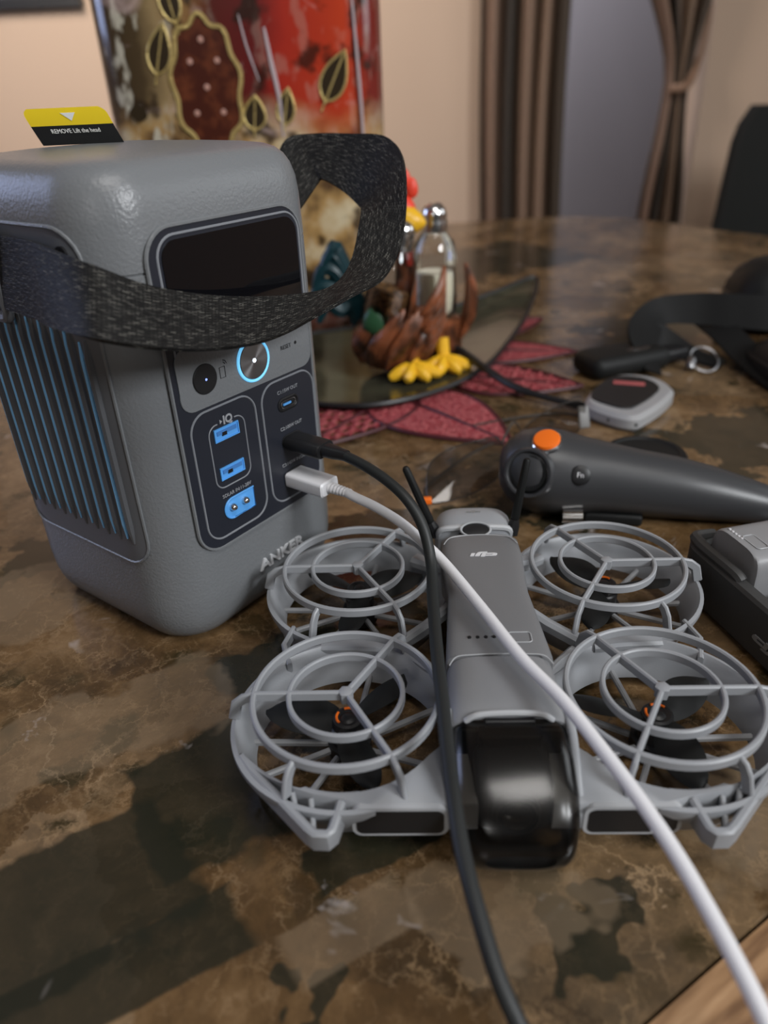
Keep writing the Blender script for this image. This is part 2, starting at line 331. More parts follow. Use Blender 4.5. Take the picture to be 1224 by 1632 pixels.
M['visor'] = thin_glass('smoked_visor', (0.42, 0.40, 0.37), 1.5, 0.22)
M['shaker'] = thin_glass('shaker_glass', (0.90, 0.90, 0.89), 1.5, 0.03)

# ------------------------------------------------------------------ mesh helpers
def link(name, me, m, parent=None, smooth=True, angle=35, loc=None, rot=None):
    if m is not None: me.materials.append(m if not isinstance(m, str) else M[m])
    o = bpy.data.objects.new(name, me); COL.objects.link(o)
    if smooth:
        me.polygons.foreach_set('use_smooth', [True]*len(me.polygons)); me.set_sharp_from_angle(angle=R(angle))
    if parent: o.parent = parent
    if loc: o.location = loc
    if rot: o.rotation_euler = rot
    return o
def from_py(name, v, f, m, parent=None, fix=True, **k):
    me = bpy.data.meshes.new(name); me.from_pydata([tuple(p) for p in v], [], f); me.update()
    if fix:
        bm = bmesh.new(); bm.from_mesh(me); bmesh.ops.recalc_face_normals(bm, faces=bm.faces); bm.to_mesh(me); bm.free()
    return link(name, me, m, parent, **k)
def thing(name, label, cat, loc=(0, 0, 0), rz=0, group=None):
    o = bpy.data.objects.new(name, None); COL.objects.link(o); o.empty_display_size = 0.02
    o.location = loc; o.rotation_euler = (0, 0, rz); o['label'] = label; o['category'] = cat
    if group: o['group'] = group
    return o
def tag(o, label, cat, group=None):
    o['label'] = label; o['category'] = cat
    if group: o['group'] = group
    return o
def struct(o):
    o['kind'] = 'structure'; return o
def add(name, vf, m, parent=None, **k):
    return from_py(name, vf[0], vf[1], m, parent, **k)
def merge(*vfs):
    V, F = [], []
    for v, f in vfs:
        n = len(V); V += list(v); F += [tuple(i+n for i in q) for q in f]
    return V, F
def xf(vf, mtx):
    return [tuple(mtx @ Vector(p)) for p in vf[0]], vf[1]
def move(vf, d):
    return [(p[0]+d[0], p[1]+d[1], p[2]+d[2]) for p in vf[0]], vf[1]
def loft(loops, cap=True, closed=False):
    n = len(loops[0]); V = [p for l in loops for p in l]; F = []
    k = len(loops)
    for i in range(k if closed else k-1):
        a, c = i*n, ((i+1) % k)*n
        for j in range(n):
            j2 = (j+1) % n; F.append((a+j, a+j2, c+j2, c+j))
    if cap and not closed:
        F.append(tuple(range(n-1, -1, -1))); F.append(tuple((k-1)*n+j for j in range(n)))
    return V, F
def rrect(hx, hy, r, seg=6, cx=0, cy=0):
    P = []
    r = min(r, hx, hy)
    for q, (sx, sy) in enumerate(((1, 1), (-1, 1), (-1, -1), (1, -1))):
        for i in range(seg+1):
            a = math.pi/2*(q+i/seg); P.append((cx+sx*(hx-r)+r*math.cos(a), cy+sy*(hy-r)+r*math.sin(a)))
    return P
def plate_xz(hx, hz, r, y0, y1, cx=0, cz=0, seg=6):      # rounded plate standing in the xz plane
    L = rrect(hx, hz, r, seg, cx, cz)
    return loft([[(x, y0, z) for x, z in L], [(x, y1, z) for x, z in L]])
def prism(poly, z0, z1, bev=0.0):
    if not bev:
        return loft([[(x, y, z0) for x, y in poly], [(x, y, z1) for x, y in poly]])
    c = Vector((sum(p[0] for p in poly)/len(poly), sum(p[1] for p in poly)/len(poly)))
    n = len(poly); ins = []
    ar = sum(poly[i][0]*poly[(i+1) % n][1]-poly[(i+1) % n][0]*poly[i][1] for i in range(n)); sg = 1 if ar > 0 else -1
    for i in range(n):
        a, b2, c2 = Vector(poly[i-1]), Vector(poly[i]), Vector(poly[(i+1) % n])
        d1 = (b2-a).normalized() if (b2-a).length > 1e-9 else Vector((1, 0)); d2 = (c2-b2).normalized() if (c2-b2).length > 1e-9 else d1
        nn = Vector((-(d1.y+d2.y), d1.x+d2.x))*sg
        nn = nn.normalized() if nn.length > 1e-6 else Vector((0, 0)); ins.append(b2+nn*bev)
    return loft([[(p.x, p.y, z0) for p in ins], [(x, y, z0+bev) for x, y in poly], [(x, y, z1-bev) for x, y in poly], [(p.x, p.y, z1) for p in ins]])
def box(x0, x1, y0, y1, z0, z1, r=0.0, seg=3):
    if r <= 0: return loft([[(x0, y0, z), (x1, y0, z), (x1, y1, z), (x0, y1, z)] for z in (z0, z1)])
    cx, cy, hx, hy = (x0+x1)/2, (y0+y1)/2, (x1-x0)/2, (y1-y0)/2
    r = min(r, hx, hy, (z1-z0)/2); loops = []
    for i in range(seg+1):
        a = math.pi/2*i/seg; ins = r*(1-math.sin(a)); z = z0+r*(1-math.cos(a))
        loops.append([(x, y, z) for x, y in rrect(hx-ins, hy-ins, max(r-ins, 1e-5), 4, cx, cy)])
    for i in range(seg+1):
        a = math.pi/2*(1-i/seg); ins = r*(1-math.sin(a)); z = z1-r*(1-math.cos(a))
        loops.append([(x, y, z) for x, y in rrect(hx-ins, hy-ins, max(r-ins, 1e-5), 4, cx, cy)])
    return loft(loops)
def lathe(prof, n=40, closed=False):
    L = [[(r*math.cos(2*math.pi*j/n), r*math.sin(2*math.pi*j/n), z) for j in range(n)] for r, z in prof]
    return loft(L, cap=not closed, closed=closed)
def crom(P, k=8, closed=False):
    P = [Vector(p) for p in P]; n = len(P); out = []
    for i in range(n if closed else n-1):
        g = (lambda j: P[j % n]) if closed else (lambda j: P[max(0, min(n-1, j))])
        p0, p1, p2, p3 = g(i-1), g(i), g(i+1), g(i+2)
        for s in range(k):
            t = s/k; out.append(0.5*((2*p1)+(p2-p0)*t+(2*p0-5*p1+4*p2-p3)*t*t+(3*p1-p0-3*p2+p3)*t**3))
    if not closed: out.append(P[-1])
    return out
def tube(path, r, n=10, closed=False, shape=None):
    """sweep; r a number or list; shape: list of 2-D points replacing the circle (x across, y up)"""
    P = [Vector(p) for p in path]; k = len(P); loops = []
    T = []
    for i in range(k):
        a = P[i-1] if (i > 0 or closed) else P[i]; c = P[(i+1) % k] if (i < k-1 or closed) else P[i]
        d = c-a; T.append(d.normalized() if d.length > 1e-12 else Vector((0, 0, 1)))
    upv = Vector((0, 0, 1))
    if abs(T[0].dot(upv)) > 0.9: upv = Vector((0, 1, 0))
    u = (upv-T[0]*upv.dot(T[0])).normalized()
    for i in range(k):
        u = (u-T[i]*u.dot(T[i])); u.normalize(); s = T[i].cross(u)
        rad = r[i] if isinstance(r, (list, tuple)) else r
        if shape: loops.append([tuple(P[i]+s*(x*rad)+u*(y*rad)) for x, y in shape])
        else: loops.append([tuple(P[i]+s*(rad*math.cos(2*math.pi*j/n))+u*(rad*math.sin(2*math.pi*j/n))) for j in range(n)])
    return loft(loops, cap=not closed, closed=closed)
def bar(path, w, h, **k):
    c = 0.28*min(w, h)
    sh = [(w/2, -h/2+c), (w/2, h/2-c), (w/2-c, h/2), (-w/2+c, h/2), (-w/2, h/2-c), (-w/2, -h/2+c), (-w/2+c, -h/2), (w/2-c, -h/2)]
    return tube(path, 1.0, shape=sh, **k)
def ringbar(r, w, h, z, n=64):
    c = 0.28*min(w, h)
    prof = [(r+w/2, z-h/2+c), (r+w/2, z+h/2-c), (r+w/2-c, z+h/2), (r-w/2+c, z+h/2), (r-w/2, z+h/2-c), (r-w/2, z-h/2+c), (r-w/2+c, z-h/2), (r+w/2-c, z-h/2)]
    return lathe(prof, n, closed=True)
def ribbon_obj(name, secs, th, m, parent=None, sub=6, across=6):
    A = crom([s[0] for s in secs], sub); B = crom([s[1] for s in secs], sub); k = len(A)
    me = bpy.data.meshes.new(name); bm = bmesh.new(); uvl = bm.loops.layers.uv.new('UVMap')
    rows = []; Ln = 0; lens = []
    for i in range(k):
        if i: Ln += ((A[i]+B[i])/2-(A[i-1]+B[i-1])/2).length
        lens.append(Ln)
    for i in range(k):
        c = (A[i]+B[i])/2; i0, i1 = max(0, i-1), min(k-1, i+1)
        t = ((A[i1]+B[i1])-(A[i0]+B[i0])).normalized(); d = (B[i]-A[i]); nrm = t.cross(d).normalized()
        rows.append(([bm.verts.new(A[i]+d*(j/across)+nrm*th/2) for j in range(across+1)], [bm.verts.new(A[i]+d*(j/across)-nrm*th/2) for j in range(across+1)], d.length))
    def face(vs, uvs):
        f = bm.faces.new(vs)
        for l, q in zip(f.loops, uvs): l[uvl].uv = q
    for i in range(k-1):
        w = rows[i][2]
        for s in (0, 1):
            for j in range(across):
                a, b2 = rows[i][s], rows[i+1][s]
                face((a[j], a[j+1], b2[j+1], b2[j]), ((lens[i], w*j/across), (lens[i], w*(j+1)/across), (lens[i+1], w*(j+1)/across), (lens[i+1], w*j/across)))
        for j in (0, across):
            face((rows[i][0][j], rows[i+1][0][j], rows[i+1][1][j], rows[i][1][j]), ((lens[i], 0), (lens[i+1], 0), (lens[i+1], th), (lens[i], th)))
    for i in (0, k-1):
        for j in range(across):
            face((rows[i][0][j], rows[i][0][j+1], rows[i][1][j+1], rows[i][1][j]), ((0, 0), (0, 0.001), (0.001, 0.001), (0.001, 0)))
    bmesh.ops.recalc_face_normals(bm, faces=bm.faces); bm.to_mesh(me); bm.free()
    return link(name, me, m, parent)
def text_vf(s, size, ext, wide=1.0, shear=0.0, bold=0.0):
    cu = bpy.data.curves.new('t', 'FONT'); cu.body = s; cu.size = size; cu.extrude = ext; cu.align_x = 'CENTER'; cu.align_y = 'CENTER'; cu.resolution_u = 3
    cu.shear = shear; cu.offset = bold
    o = bpy.data.objects.new('t', cu); COL.objects.link(o); bpy.context.view_layer.update()
    me = bpy.data.meshes.new_from_object(o.evaluated_get(bpy.context.evaluated_depsgraph_get()))
    v = [(p.co.x*wide, p.co.y, p.co.z) for p in me.vertices]; f = [tuple(p.vertices) for p in me.polygons]
    COL.objects.unlink(o); bpy.data.objects.remove(o); bpy.data.curves.remove(cu); bpy.data.meshes.remove(me)
    return v, f
def text_front(name, s, size, x, z, y, m, parent, ext=0.00012, wide=1.0, bold=0.0):
    v, f = text_vf(s, size, ext, wide, bold=bold)
    return from_py(name, [(x+a, y-c, z+b2) for a, b2, c in v], f, m, parent, fix=False, smooth=False)
def frame_mtx(o, z, x):        # matrix whose z axis is z, x axis close to x, at o
    z = Vector(z).normalized(); x = Vector(x); x = (x-z*x.dot(z)).normalized(); y = z.cross(x)
    return Matrix(((x.x, y.x, z.x, o[0]), (x.y, y.y, z.y, o[1]), (x.z, y.z, z.z, o[2]), (0, 0, 0, 1)))
def logo_vf(w, th):            # three slanted strokes and a loop, drawn as seen in the photograph, centred, width w
    s = w/205.0
    polys = [[(358, 412), (372, 375), (400, 375), (386, 412)],
             [(394, 412), (406, 384), (420, 366), (446, 357), (492, 357), (488, 368), (456, 370), (442, 378), (428, 412)],
             [(436, 419), (448, 390), (456, 374), (484, 374), (479, 386), (474, 400), (466, 419)],
             [(474, 400), (479, 386), (484, 374), (545, 374), (560, 380), (563, 388), (558, 400), (546, 409), (470, 409), (473, 400), (522, 399), (530, 392), (527, 386), (481, 386)]]
    out = []
    for p in polys[:3]:
        out.append(prism([((x-460)*s, -(y-388)*s) for x, y in p], -th, th))
    p = [((x-460)*s, -(y-388)*s) for x, y in polys[3]]
    # loop as quads: outer chain and inner chain
    outer = [2, 3, 4, 5, 6, 7, 8]; inner = [1, 13, 12, 11, 10, 10, 9]
    outer = [p[i] for i in (2, 3, 4, 5, 6, 7, 8)]; inner = [p[i] for i in (13, 12, 12, 11, 11, 10, 9)]
    V = []; F = []
    for z in (-th, th):
        V += [(x, y, z) for x, y in outer]+[(x, y, z) for x, y in inner]
    n = len(outer)
    for i in range(n-1):
        F += [(i, i+1, n+i+1, n+i), (2*n+i, 3*n+i, 3*n+i+1, 2*n+i+1), (i, 2*n+i, 2*n+i+1, i+1), (n+i, n+i+1, 3*n+i+1, 3*n+i)]
    out.append((V, F))
    return merge(*out)

# ------------------------------------------------------------------ the room
YW = 2.3
def rect_wall(name, x0, x1, z0, z1, y0, y1, m):
    return struct(add(name, box(x0, x1, y0, y1, z0, z1), m, smooth=False))
struct(add('floor', box(-3.0, 3.0, -2.0, 4.0, -0.80, -0.75), 'floor', smooth=False))
struct(add('ceiling', box(-3.0, 3.0, -2.0, 4.0, 1.70, 1.75), 'ceiling', smooth=False))
wb = merge(box(-3.0, 0.40, YW, YW+0.12, -0.75, 1.70), box(0.93, 3.0, YW, YW+0.12, -0.75, 1.70), box(0.40, 0.93, YW, YW+0.12, 1.35, 1.70))
struct(add('wall_back', wb, 'wall', smooth=False))
rect_wall('wall_left', -3.05, -2.95, -0.75, 1.70, -2.0, 2.42, M['wall'])
rect_wall('wall_right', 2.95, 3.05, -0.75, 1.70, -2.0, 2.42, M['wall'])
rect_wall('wall_hall', -0.6, 2.2, -0.75, 1.70, 3.40, 3.50, M['hallwall'])

def curtain(name, label, prof, gathers, seed):
    """prof: list of (z, x_left, x_right); pleated cloth with thickness"""
    rnd = random.Random(seed); nx = 90; zs = []
    P = prof
    me = bpy.data.meshes.new(name); bm = bmesh.new(); uvl = bm.loops.layers.uv.new('UVMap'); grid = []
    nz = 40
    for i in range(nz+1):
        z = P[0][0]+(P[-1][0]-P[0][0])*i/nz
        for a, b2 in zip(P[:-1], P[1:]):
            if b2[0] <= z <= a[0]+1e-9:
                t = (a[0]-z)/(a[0]-b2[0]); t = t*t*(3-2*t); xl = a[1]+(b2[1]-a[1])*t; xr = a[2]+(b2[2]-a[2])*t; break
        w = xr-xl; row = []
        for j in range(nx+1):
            u = j/nx; amp = 0.022*min(1, w/0.12+0.25)
            y = YW-0.07+amp*math.sin(2*math.pi*gathers*u+0.4*math.sin(5*u+z))+0.006*math.sin(17*u+3*z)
            row.append((bm.verts.new((xl+w*u, y, z)), u))
        grid.append(row)
    for i in range(nz):
        for j in range(nx):
            q = (grid[i][j], grid[i][j+1], grid[i+1][j+1], grid[i+1][j]); f = bm.faces.new([a[0] for a in q])
            for l, a in zip(f.loops, q): l[uvl].uv = (a[1], 0)
    bm.to_mesh(me); bm.free()
    c = link('cloth', me, 'curtain', None, angle=80); md = c.modifiers.new('thick', 'SOLIDIFY'); md.thickness = 0.004
    t = thing(name, label, 'curtain', (0, 0, 0), group='brown striped curtains'); c.parent = t
    rod = add('curtain_rod', tube([(P[0][1]-0.05, YW-0.07, P[0][0]+0.01), (P[0][2]+0.05, YW-0.07, P[0][0]+0.01)], 0.012, 12), 'black', t)
    return t
curtain('curtain', 'brown striped curtain hanging straight beside the pale peach wall', [(1.40, 0.300, 0.540), (0.3, 0.304, 0.525), (-0.74, 0.330, 0.555)], 5, 1)
ct = curtain('curtain', 'brown curtain gathered in by a tieback near the black chair', [(1.40, 0.66, 0.98), (0.55, 0.690, 0.905), (0.215, 0.800, 0.850), (-0.15, 0.765, 0.885), (-0.74, 0.73, 0.94)], 4, 2)
tb = [(0.795, YW-0.115, 0.205), (0.825, YW-0.125, 0.207), (0.850, YW-0.105, 0.222), (0.880, YW-0.06, 0.275), (0.898, YW-0.03, 0.340), (0.905, YW-0.01, 0.39)]
add('tieback', tube(crom(tb, 6), 0.011, 10), mat('tieback_tan', (0.26, 0.155, 0.10), 0.6), ct)

pf = thing('picture_frame', 'black picture frame edge high on the peach wall', 'frame', (-0.79, YW, 0.445))
fr = merge(box(-0.22, 0.075, -0.03, 0, 0, 0.022), box(-0.22, 0.075, -0.03, 0, 0.35, 0.372), box(-0.22, -0.198, -0.03, 0, 0.022, 0.35), box(0.053, 0.075, -0.03, 0, 0.022, 0.35))
add('frame_border', fr, 'black', pf, smooth=False)
add('picture', box(-0.198, 0.053, -0.012, -0.004, 0.022, 0.35), mat('picture_dark', (0.04, 0.04, 0.045), 0.4), pf, smooth=False)

# chair beyond the table
ch = thing('dining_chair', 'black padded dining chair beyond the far end of the table', 'chair', (0.975, 1.66, -0.75), R(-20))
bk = []
for i in range(15):
    z = 0.42+0.50*i/14; w = 0.235-0.035*i/14
    if i > 12: w -= 0.006*(i-12)**2
    y = 0.0+0.09*(i/14)**1.3; bk.append([(x, y+yy-0.02*(1-(x/0.22)**2), z) for x, yy in rrect(w, 0.028, 0.024, 5)])
add('backrest', loft(bk), 'leather', ch)
add('seat', box(-0.22, 0.22, -0.46, 0.02, 0.40, 0.475, 0.03), 'leather', ch)
for sx in (-1, 1):
    for sy in (-0.42, -0.02):
        add('leg', tube([(sx*0.19, sy, 0.42), (sx*0.20, sy*1.02, 0.0)], [0.022, 0.015], 10), 'wood', ch)

# ------------------------------------------------------------------ table
far = [(0.80, 0.93), (0.72, 1.10), (0.64, 1.21), (0.585, 1.290), (0.536, 1.385), (0.487, 1.450), (0.418, 1.500), (0.314, 1.515), (0.203, 1.50), (0.05, 1.48), (-0.3, 1.36), (-0.75, 1.10)]
near = [(-0.95, 0.72), (-0.80, 0.15), (-0.62, -0.12), (-0.30, -0.1145)]
d30 = (math.cos(R(30.7)), math.sin(R(30.7)))
near = [(-0.95, 0.72), (-0.75, 0.10), (-0.55, -0.20), (0.0632-0.52*d30[0], 0.1006-0.52*d30[1]), (0.0632+0.85*d30[0], 0.1006+0.85*d30[1])]
outl = near+far
def offset_poly(P, d):
    n = len(P); O = []
    for i in range(n):
        a, b2, c2 = Vector(P[i-1]), Vector(P[i]), Vector(P[(i+1) % n]); d1 = (b2-a).normalized(); d2 = (c2-b2).normalized()
        n1 = Vector((d1.y, -d1.x)); n2 = Vector((d2.y, -d2.x)); q = (n1+n2).normalized(); O.append(b2+q*(d/max(0.5, q.dot(n1))))
    return [(p.x, p.y) for p in O]
tbl = thing('dining_table', 'large dining table with a polished brown marble top and wooden rim', 'table', (0, 0, 0))
add('tabletop', prism(outl, -0.022, 0.0), 'marble', tbl, smooth=False)
O1 = offset_poly(outl, 0.0002); O2 = offset_poly(outl, 0.055); O3 = offset_poly(outl, 0.062)
rim = loft([[(x, y, -0.004) for x, y in O1], [(x, y, -0.0003) for x, y in offset_poly(outl, 0.0010)], [(x, y, -0.0060) for x, y in offset_poly(outl, 0.030)], [(x, y, -0.0150) for x, y in O2], [(x, y, -0.022) for x, y in O3], [(x, y, -0.045) for x, y in O3], [(x, y, -0.045) for x, y in O1]], closed=True)
add('wood_rim', rim, 'wood', tbl)
for x, y in ((0.55, 0.75), (0.25, 1.2), (-0.55, 0.9), (-0.30, 0.15)):
    add('leg', lathe([(0.030, -0.75), (0.036, -0.70), (0.030, -0.45), (0.045, -0.15), (0.05, -0.022)], 20), 'wood', tbl, loc=(x, y, 0))

# ------------------------------------------------------------------ power station
HX, HY, RC, HT = 0.0585, 0.058, 0.025, 0.2072
ps = thing('power_station', 'grey portable power station with blue ports and a black carrying strap', 'power station', (-0.1018, 0.3355, 0), R(52.8))
loops = []
def bl(z, ins):
    loops.append([(x, y, z) for x, y in rrect(HX-ins, HY-ins, max(RC-ins*0.75, 0.006), 10)])
for z, ins in ((0.0, 0.012), (0.0012, 0.0085), (0.0035, 0.0055), (0.007, 0.0032), (0.012, 0.0014), (0.018, 0.0004), (0.026, 0.0), (0.1672, 0.0), (0.1675, 0.0005), (0.1681, 0.0005), (0.1684, 0.0), (0.1850, 0.0004), (0.192, 0.0012), (0.197, 0.0028), (0.2005, 0.0050), (0.2030, 0.0080), (0.2045, 0.0120), (0.2056, 0.020), (0.2066, 0.032), (HT, 0.045)):
    bl(z, ins)
add('body', loft(loops), 'station', ps)
def side_pt(t, z, off):
    fl = HY-RC
    if abs(t) <= fl: return Vector((-HX-off, t, z))
    s = 1 if t > 0 else -1; a = (abs(t)-fl)/RC
    return Vector((-(HX-RC)-(RC+off)*math.cos(a), s*(fl+(RC+off)*math.sin(a)), z))
# side panel: slightly proud plate with a rounded edge line
oc = rrect(0.0445, 0.069, 0.012, 6, 0, 0.116)
gx = 24; gz = 34; V = []; F = []
for i in range(gz+1):
    z = 0.047+0.138*i/gz; dz = min(z-0.047, 0.185-z); r_ = 0.012
    wz = 0.0445-(r_-math.sqrt(max(0, r_*r_-(r_-dz)**2)) if dz < r_ else 0)
    for j in range(gx+1):
        V.append(side_pt(-wz+2*wz*j/gx, z, 0.0005))
for i in range(gz):
    for j in range(gx):
        a = i*(gx+1)+j; F.append((a, a+1, a+gx+2, a+gx+1))
sp = add('side_panel', (V, F), 'station_side', ps)
add('panel_edge', tube([side_pt(t, z, 0.0003) for t, z in oc], 0.0007, 6, closed=True), 'station', sp)
for k in range(10):
    t = -0.0375+0.0083*k
    zt = 0.1515 if k > 0 else 0.146
    path = [side_pt(t, z, 0.0002) for z in [0.0575+(zt-0.0575)*i/12 for i in range(13)]]
    add('vent_rib', tube([p for p in path], [0.0007]+[0.0019]*11+[0.0007], 8), 'rib', sp)
    path = [side_pt(t+0.0031, z, 0.0006) for z in [0.0595+(zt-0.0605)*i/12 for i in range(13)]]
    add('blue_strip', tube(path, [0.0004]+[0.00105]*11+[0.0004], 6), 'blue_strip', sp)
pth = [side_pt(-0.0335, 0.1765, 0.0002), side_pt(-0.0335, 0.1765, 0.0009)]
sh_ = merge(xf(lathe([(0.0012, 0), (0.0026, 0), (0.0026, 0.0012), (0.0012, 0.0012)], 18, closed=True), frame_mtx(side_pt(-0.0372, 0.1765, 0.0002), (-1, -0.17, 0), (0, 1, 0))))
add('strap_pin', sh_, 'black', sp)
# front panel
YF = -HY
fp = add('front_panel', plate_xz(0.0402, 0.0675, 0.012, YF-0.0006, YF+0.003, 0, 0.1148), 'panel', ps)
ol = rrect(0.0404, 0.0677, 0.0122, 8, 0, 0.1148)
add('panel_edge', tube([(x, YF-0.0003, z) for x, z in ol], 0.0008, 6, closed=True), 'station', fp)
ol = rrect(0.0374, 0.0270, 0.0085, 8, 0.0017, 0.1525)
add('display_frame', tube([(x, YF-0.0005, z) for x, z in ol], 0.00055, 6, closed=True), 'panel_line', fp)
add('display', plate_xz(0.0357, 0.0253, 0.007, YF-0.0010, YF, 0.0017, 0.1525), 'display', fp)
add('control_plate', plate_xz(0.0384, 0.0066, 0.006, YF-0.0010, YF, 0.0010, 0.1193), 'station', fp)
cpz = [(x, z) for x, z in rrect(0.0384, 0.013, 0.006, 6, 0.0012, 0.1257)]
add('control_plate', loft([[(x, YF-0.0011, z) for x, z in cpz], [(x, YF, z) for x, z in cpz]]), 'station', fp)
def disc_y(r, y0, y1, cx, cz, n=40, bev=0.0003):
    return loft([[(cx+q*math.cos(2*math.pi*j/n), y, cz+q*math.sin(2*math.pi*j/n)) for j in range(n)] for q, y in ((r, y0), (r, y1+bev), (r-bev, y1))])
def ring_y(r, w, y, cx, cz, n=48):
    return tube([(cx+r*math.cos(2*math.pi*j/n), y, cz+r*math.sin(2*math.pi*j/n)) for j in range(n)], w, 8, closed=True)
pb = add('power_button', disc_y(0.0082, YF, YF-0.0019, 0.0, 0.0), 'steel', fp, loc=(0.0032, 0, 0.1243))
add('glow_ring', ring_y(0.0088, 0.0007, YF-0.0013, 0, 0), 'glow', pb)
add('indicator', disc_y(0.0009, YF, YF-0.0022, 0, 0, 16, 0.0001), 'led', pb)
bb = add('wireless_button', disc_y(0.0062, YF, YF-0.0018, -0.0240, 0.1243), 'black', fp)
add('indicator', disc_y(0.0005, YF, YF-0.0020, -0.0238, 0.1241, 12, 0.0001), 'led_blue', bb)
YP = YF-0.0012
ph = [(-0.0158, 0.1265), (-0.0130, 0.1265), (-0.0130, 0.1220), (-0.0158, 0.1220)]
icon = tube([(x, YP, z) for x, z in ph], 0.00020, 4, closed=True)
for r_ in (0.0010, 0.0019):
    icon = merge(icon, tube([(-0.0136+r_*math.cos(a), YP, 0.1272+r_*math.sin(a)) for a in [R(5+80*i/6) for i in range(7)]], 0.00018, 4))
add('phone_icon', icon, 'print_dark', fp)
text_front('reset_lettering', 'RESET', 0.0026, 0.0236, 0.1246, YP, 'print_dark', fp)
add('reset_hole', disc_y(0.0008, YF, YF-0.00125, 0.0300, 0.1249, 16, 0.0001), 'black', fp)
YG = YF-0.0007
for cx, hx in ((-0.0170, 0.0182), (0.0224, 0.0172)):
    add('port_group_outline', tube([(x, YF-0.0006, z) for x, z in rrect(hx, 0.0297, 0.0085, 8, cx, 0.0812)], 0.00048, 6, closed=True), 'panel_line', fp)
q = rrect(0.0102, 0.0145, 0.0045, 8, -0.0163, 0.0890)
i0 = [i for i, (x, z) in enumerate(q) if z > 0.1034]
seq = [p for p in q if not (p[1] > 0.1030 and -0.0215 < p[0] < -0.0113)]
k0 = max(range(len(seq)), key=lambda i: math.hypot(seq[i][0]-seq[i-1][0], seq[i][1]-seq[i-1][1]) if (seq[i][1] > 0.102 and seq[i-1][1] > 0.102) else 0)
seq = seq[k0:]+seq[:k0]; seq = [(-0.0212, 0.1035)]+seq+[(-0.0116, 0.1035)]
add('charge_outline', tube([(x, YF-0.0006, z) for x, z in seq], 0.00036, 6), 'panel_line', fp)
text_front('charge_lettering', '\u00bbIQ'[0:0]+'IQ', 0.0050, -0.0152, 0.1040, YG, 'print_grey', fp, bold=0.0002)
dot = loft([[(-0.0196, YG, 0.1030), (-0.0182, YG, 0.1040), (-0.0196, YG, 0.1050)], [(-0.0196, YG+0.0004, 0.1030), (-0.0182, YG+0.0004, 0.1040), (-0.0196, YG+0.0004, 0.1050)]])
add('charge_mark', dot, 'print_grey', fp, smooth=False)
for cz in (0.0987, 0.0810):
    ua = add('usb_a_port', merge(box(-0.0238, -0.0099, YF-0.0012, YF, cz-0.0029, cz-0.0024), box(-0.0238, -0.0099, YF-0.0012, YF, cz+0.0024, cz+0.0029), box(-0.0238, -0.0233, YF-0.0012, YF, cz-0.0024, cz+0.0024), box(-0.0104, -0.0099, YF-0.0012, YF, cz-0.0024, cz+0.0024), box(-0.0238, -0.0099, YF-0.00075, YF, cz-0.0026, cz+0.0026)), 'blue', fp, smooth=False)
    add('tongue', box(-0.0222, -0.0112, YF-0.0011, YF, cz-0.0002, cz+0.0016), 'blue_dark', ua, smooth=False)
    add('contact', box(-0.0196, -0.0170, YF-0.00125, YF, cz-0.0009, cz+0.0007), 'black', ua, smooth=False)
sol = [(-0.0068, 0.0584), (-0.0068, 0.0682), (-0.0198, 0.0682)]+[(-0.0198+0.0049*math.cos(a), 0.0633+0.0049*math.sin(a)) for a in [R(100+160*i/10) for i in range(11)]]+[(-0.0198, 0.0584)]
so = add('solar_port', loft([[(x, YF-0.0009, z) for x, z in sol], [(x, YF, z) for x, z in sol]]), 'blue', fp, smooth=False)
add('port_rim', tube([(x, YF-0.0010, z) for x, z in sol], 0.0004, 6, closed=True), 'blue', so)
for x in (-0.0203, -0.0128):
    add('pin', xf(lathe([(0.0, 0.003), (0.0009, 0.0028), (0.0016, 0.0019), (0.0018, 0.0008), (0.0018, 0)], 20), frame_mtx((x, YF-0.0006, 0.0640), (0, -1, 0), (1, 0, 0))), 'chrome', so)
text_front('solar_lettering', 'SOLAR IN:11-28V', 0.0023, -0.0160, 0.0704, YG, 'print_grey', fp)
for s, cz in (('C1:15W OUT', 0.1050), ('C2:100W OUT', 0.0874), ('C3:140W IN/OUT', 0.0694)):
    text_front('port_lettering', s, 0.0023, 0.0222, cz, YG, 'print_grey', fp)
for cz in (0.0988, 0.0806, 0.0626):
    uc = add('usb_c_port', loft([[(x, y, z) for x, z in rrect(hx, hz, hz, 8, 0.0216, cz)] for hx, hz, y in ((0.0067, 0.0033, YF), (0.0067, 0.0033, YF-0.0010), (0.0060, 0.0026, YF-0.0012), (0.0056, 0.0022, YF-0.0008))]), 'black', fp)
    add('port_shell', tube([(x, YF-0.0010, z) for x, z in rrect(0.0047, 0.0016, 0.0016, 6, 0.0216, cz)], 0.00025, 6, closed=True), 'steel', uc)
    add('tongue', box(0.0180, 0.0232, YF-0.0014, YF, cz-0.0004, cz+0.0005), 'blue', uc, smooth=False)
# letters moulded on the lower front
lets = text_vf('ANKER', 0.0078, 0.0005, 1.0, bold=0.00022)
xs_ = [p[0] for p in lets[0]]; w_ = max(xs_)-min(xs_)
text_front('brand_lettering', 'ANKER', 0.0078, 0.0066, 0.0248, YF-0.0003, 'emboss', ps, ext=0.0005, wide=0.0312/w_, bold=0.00022)
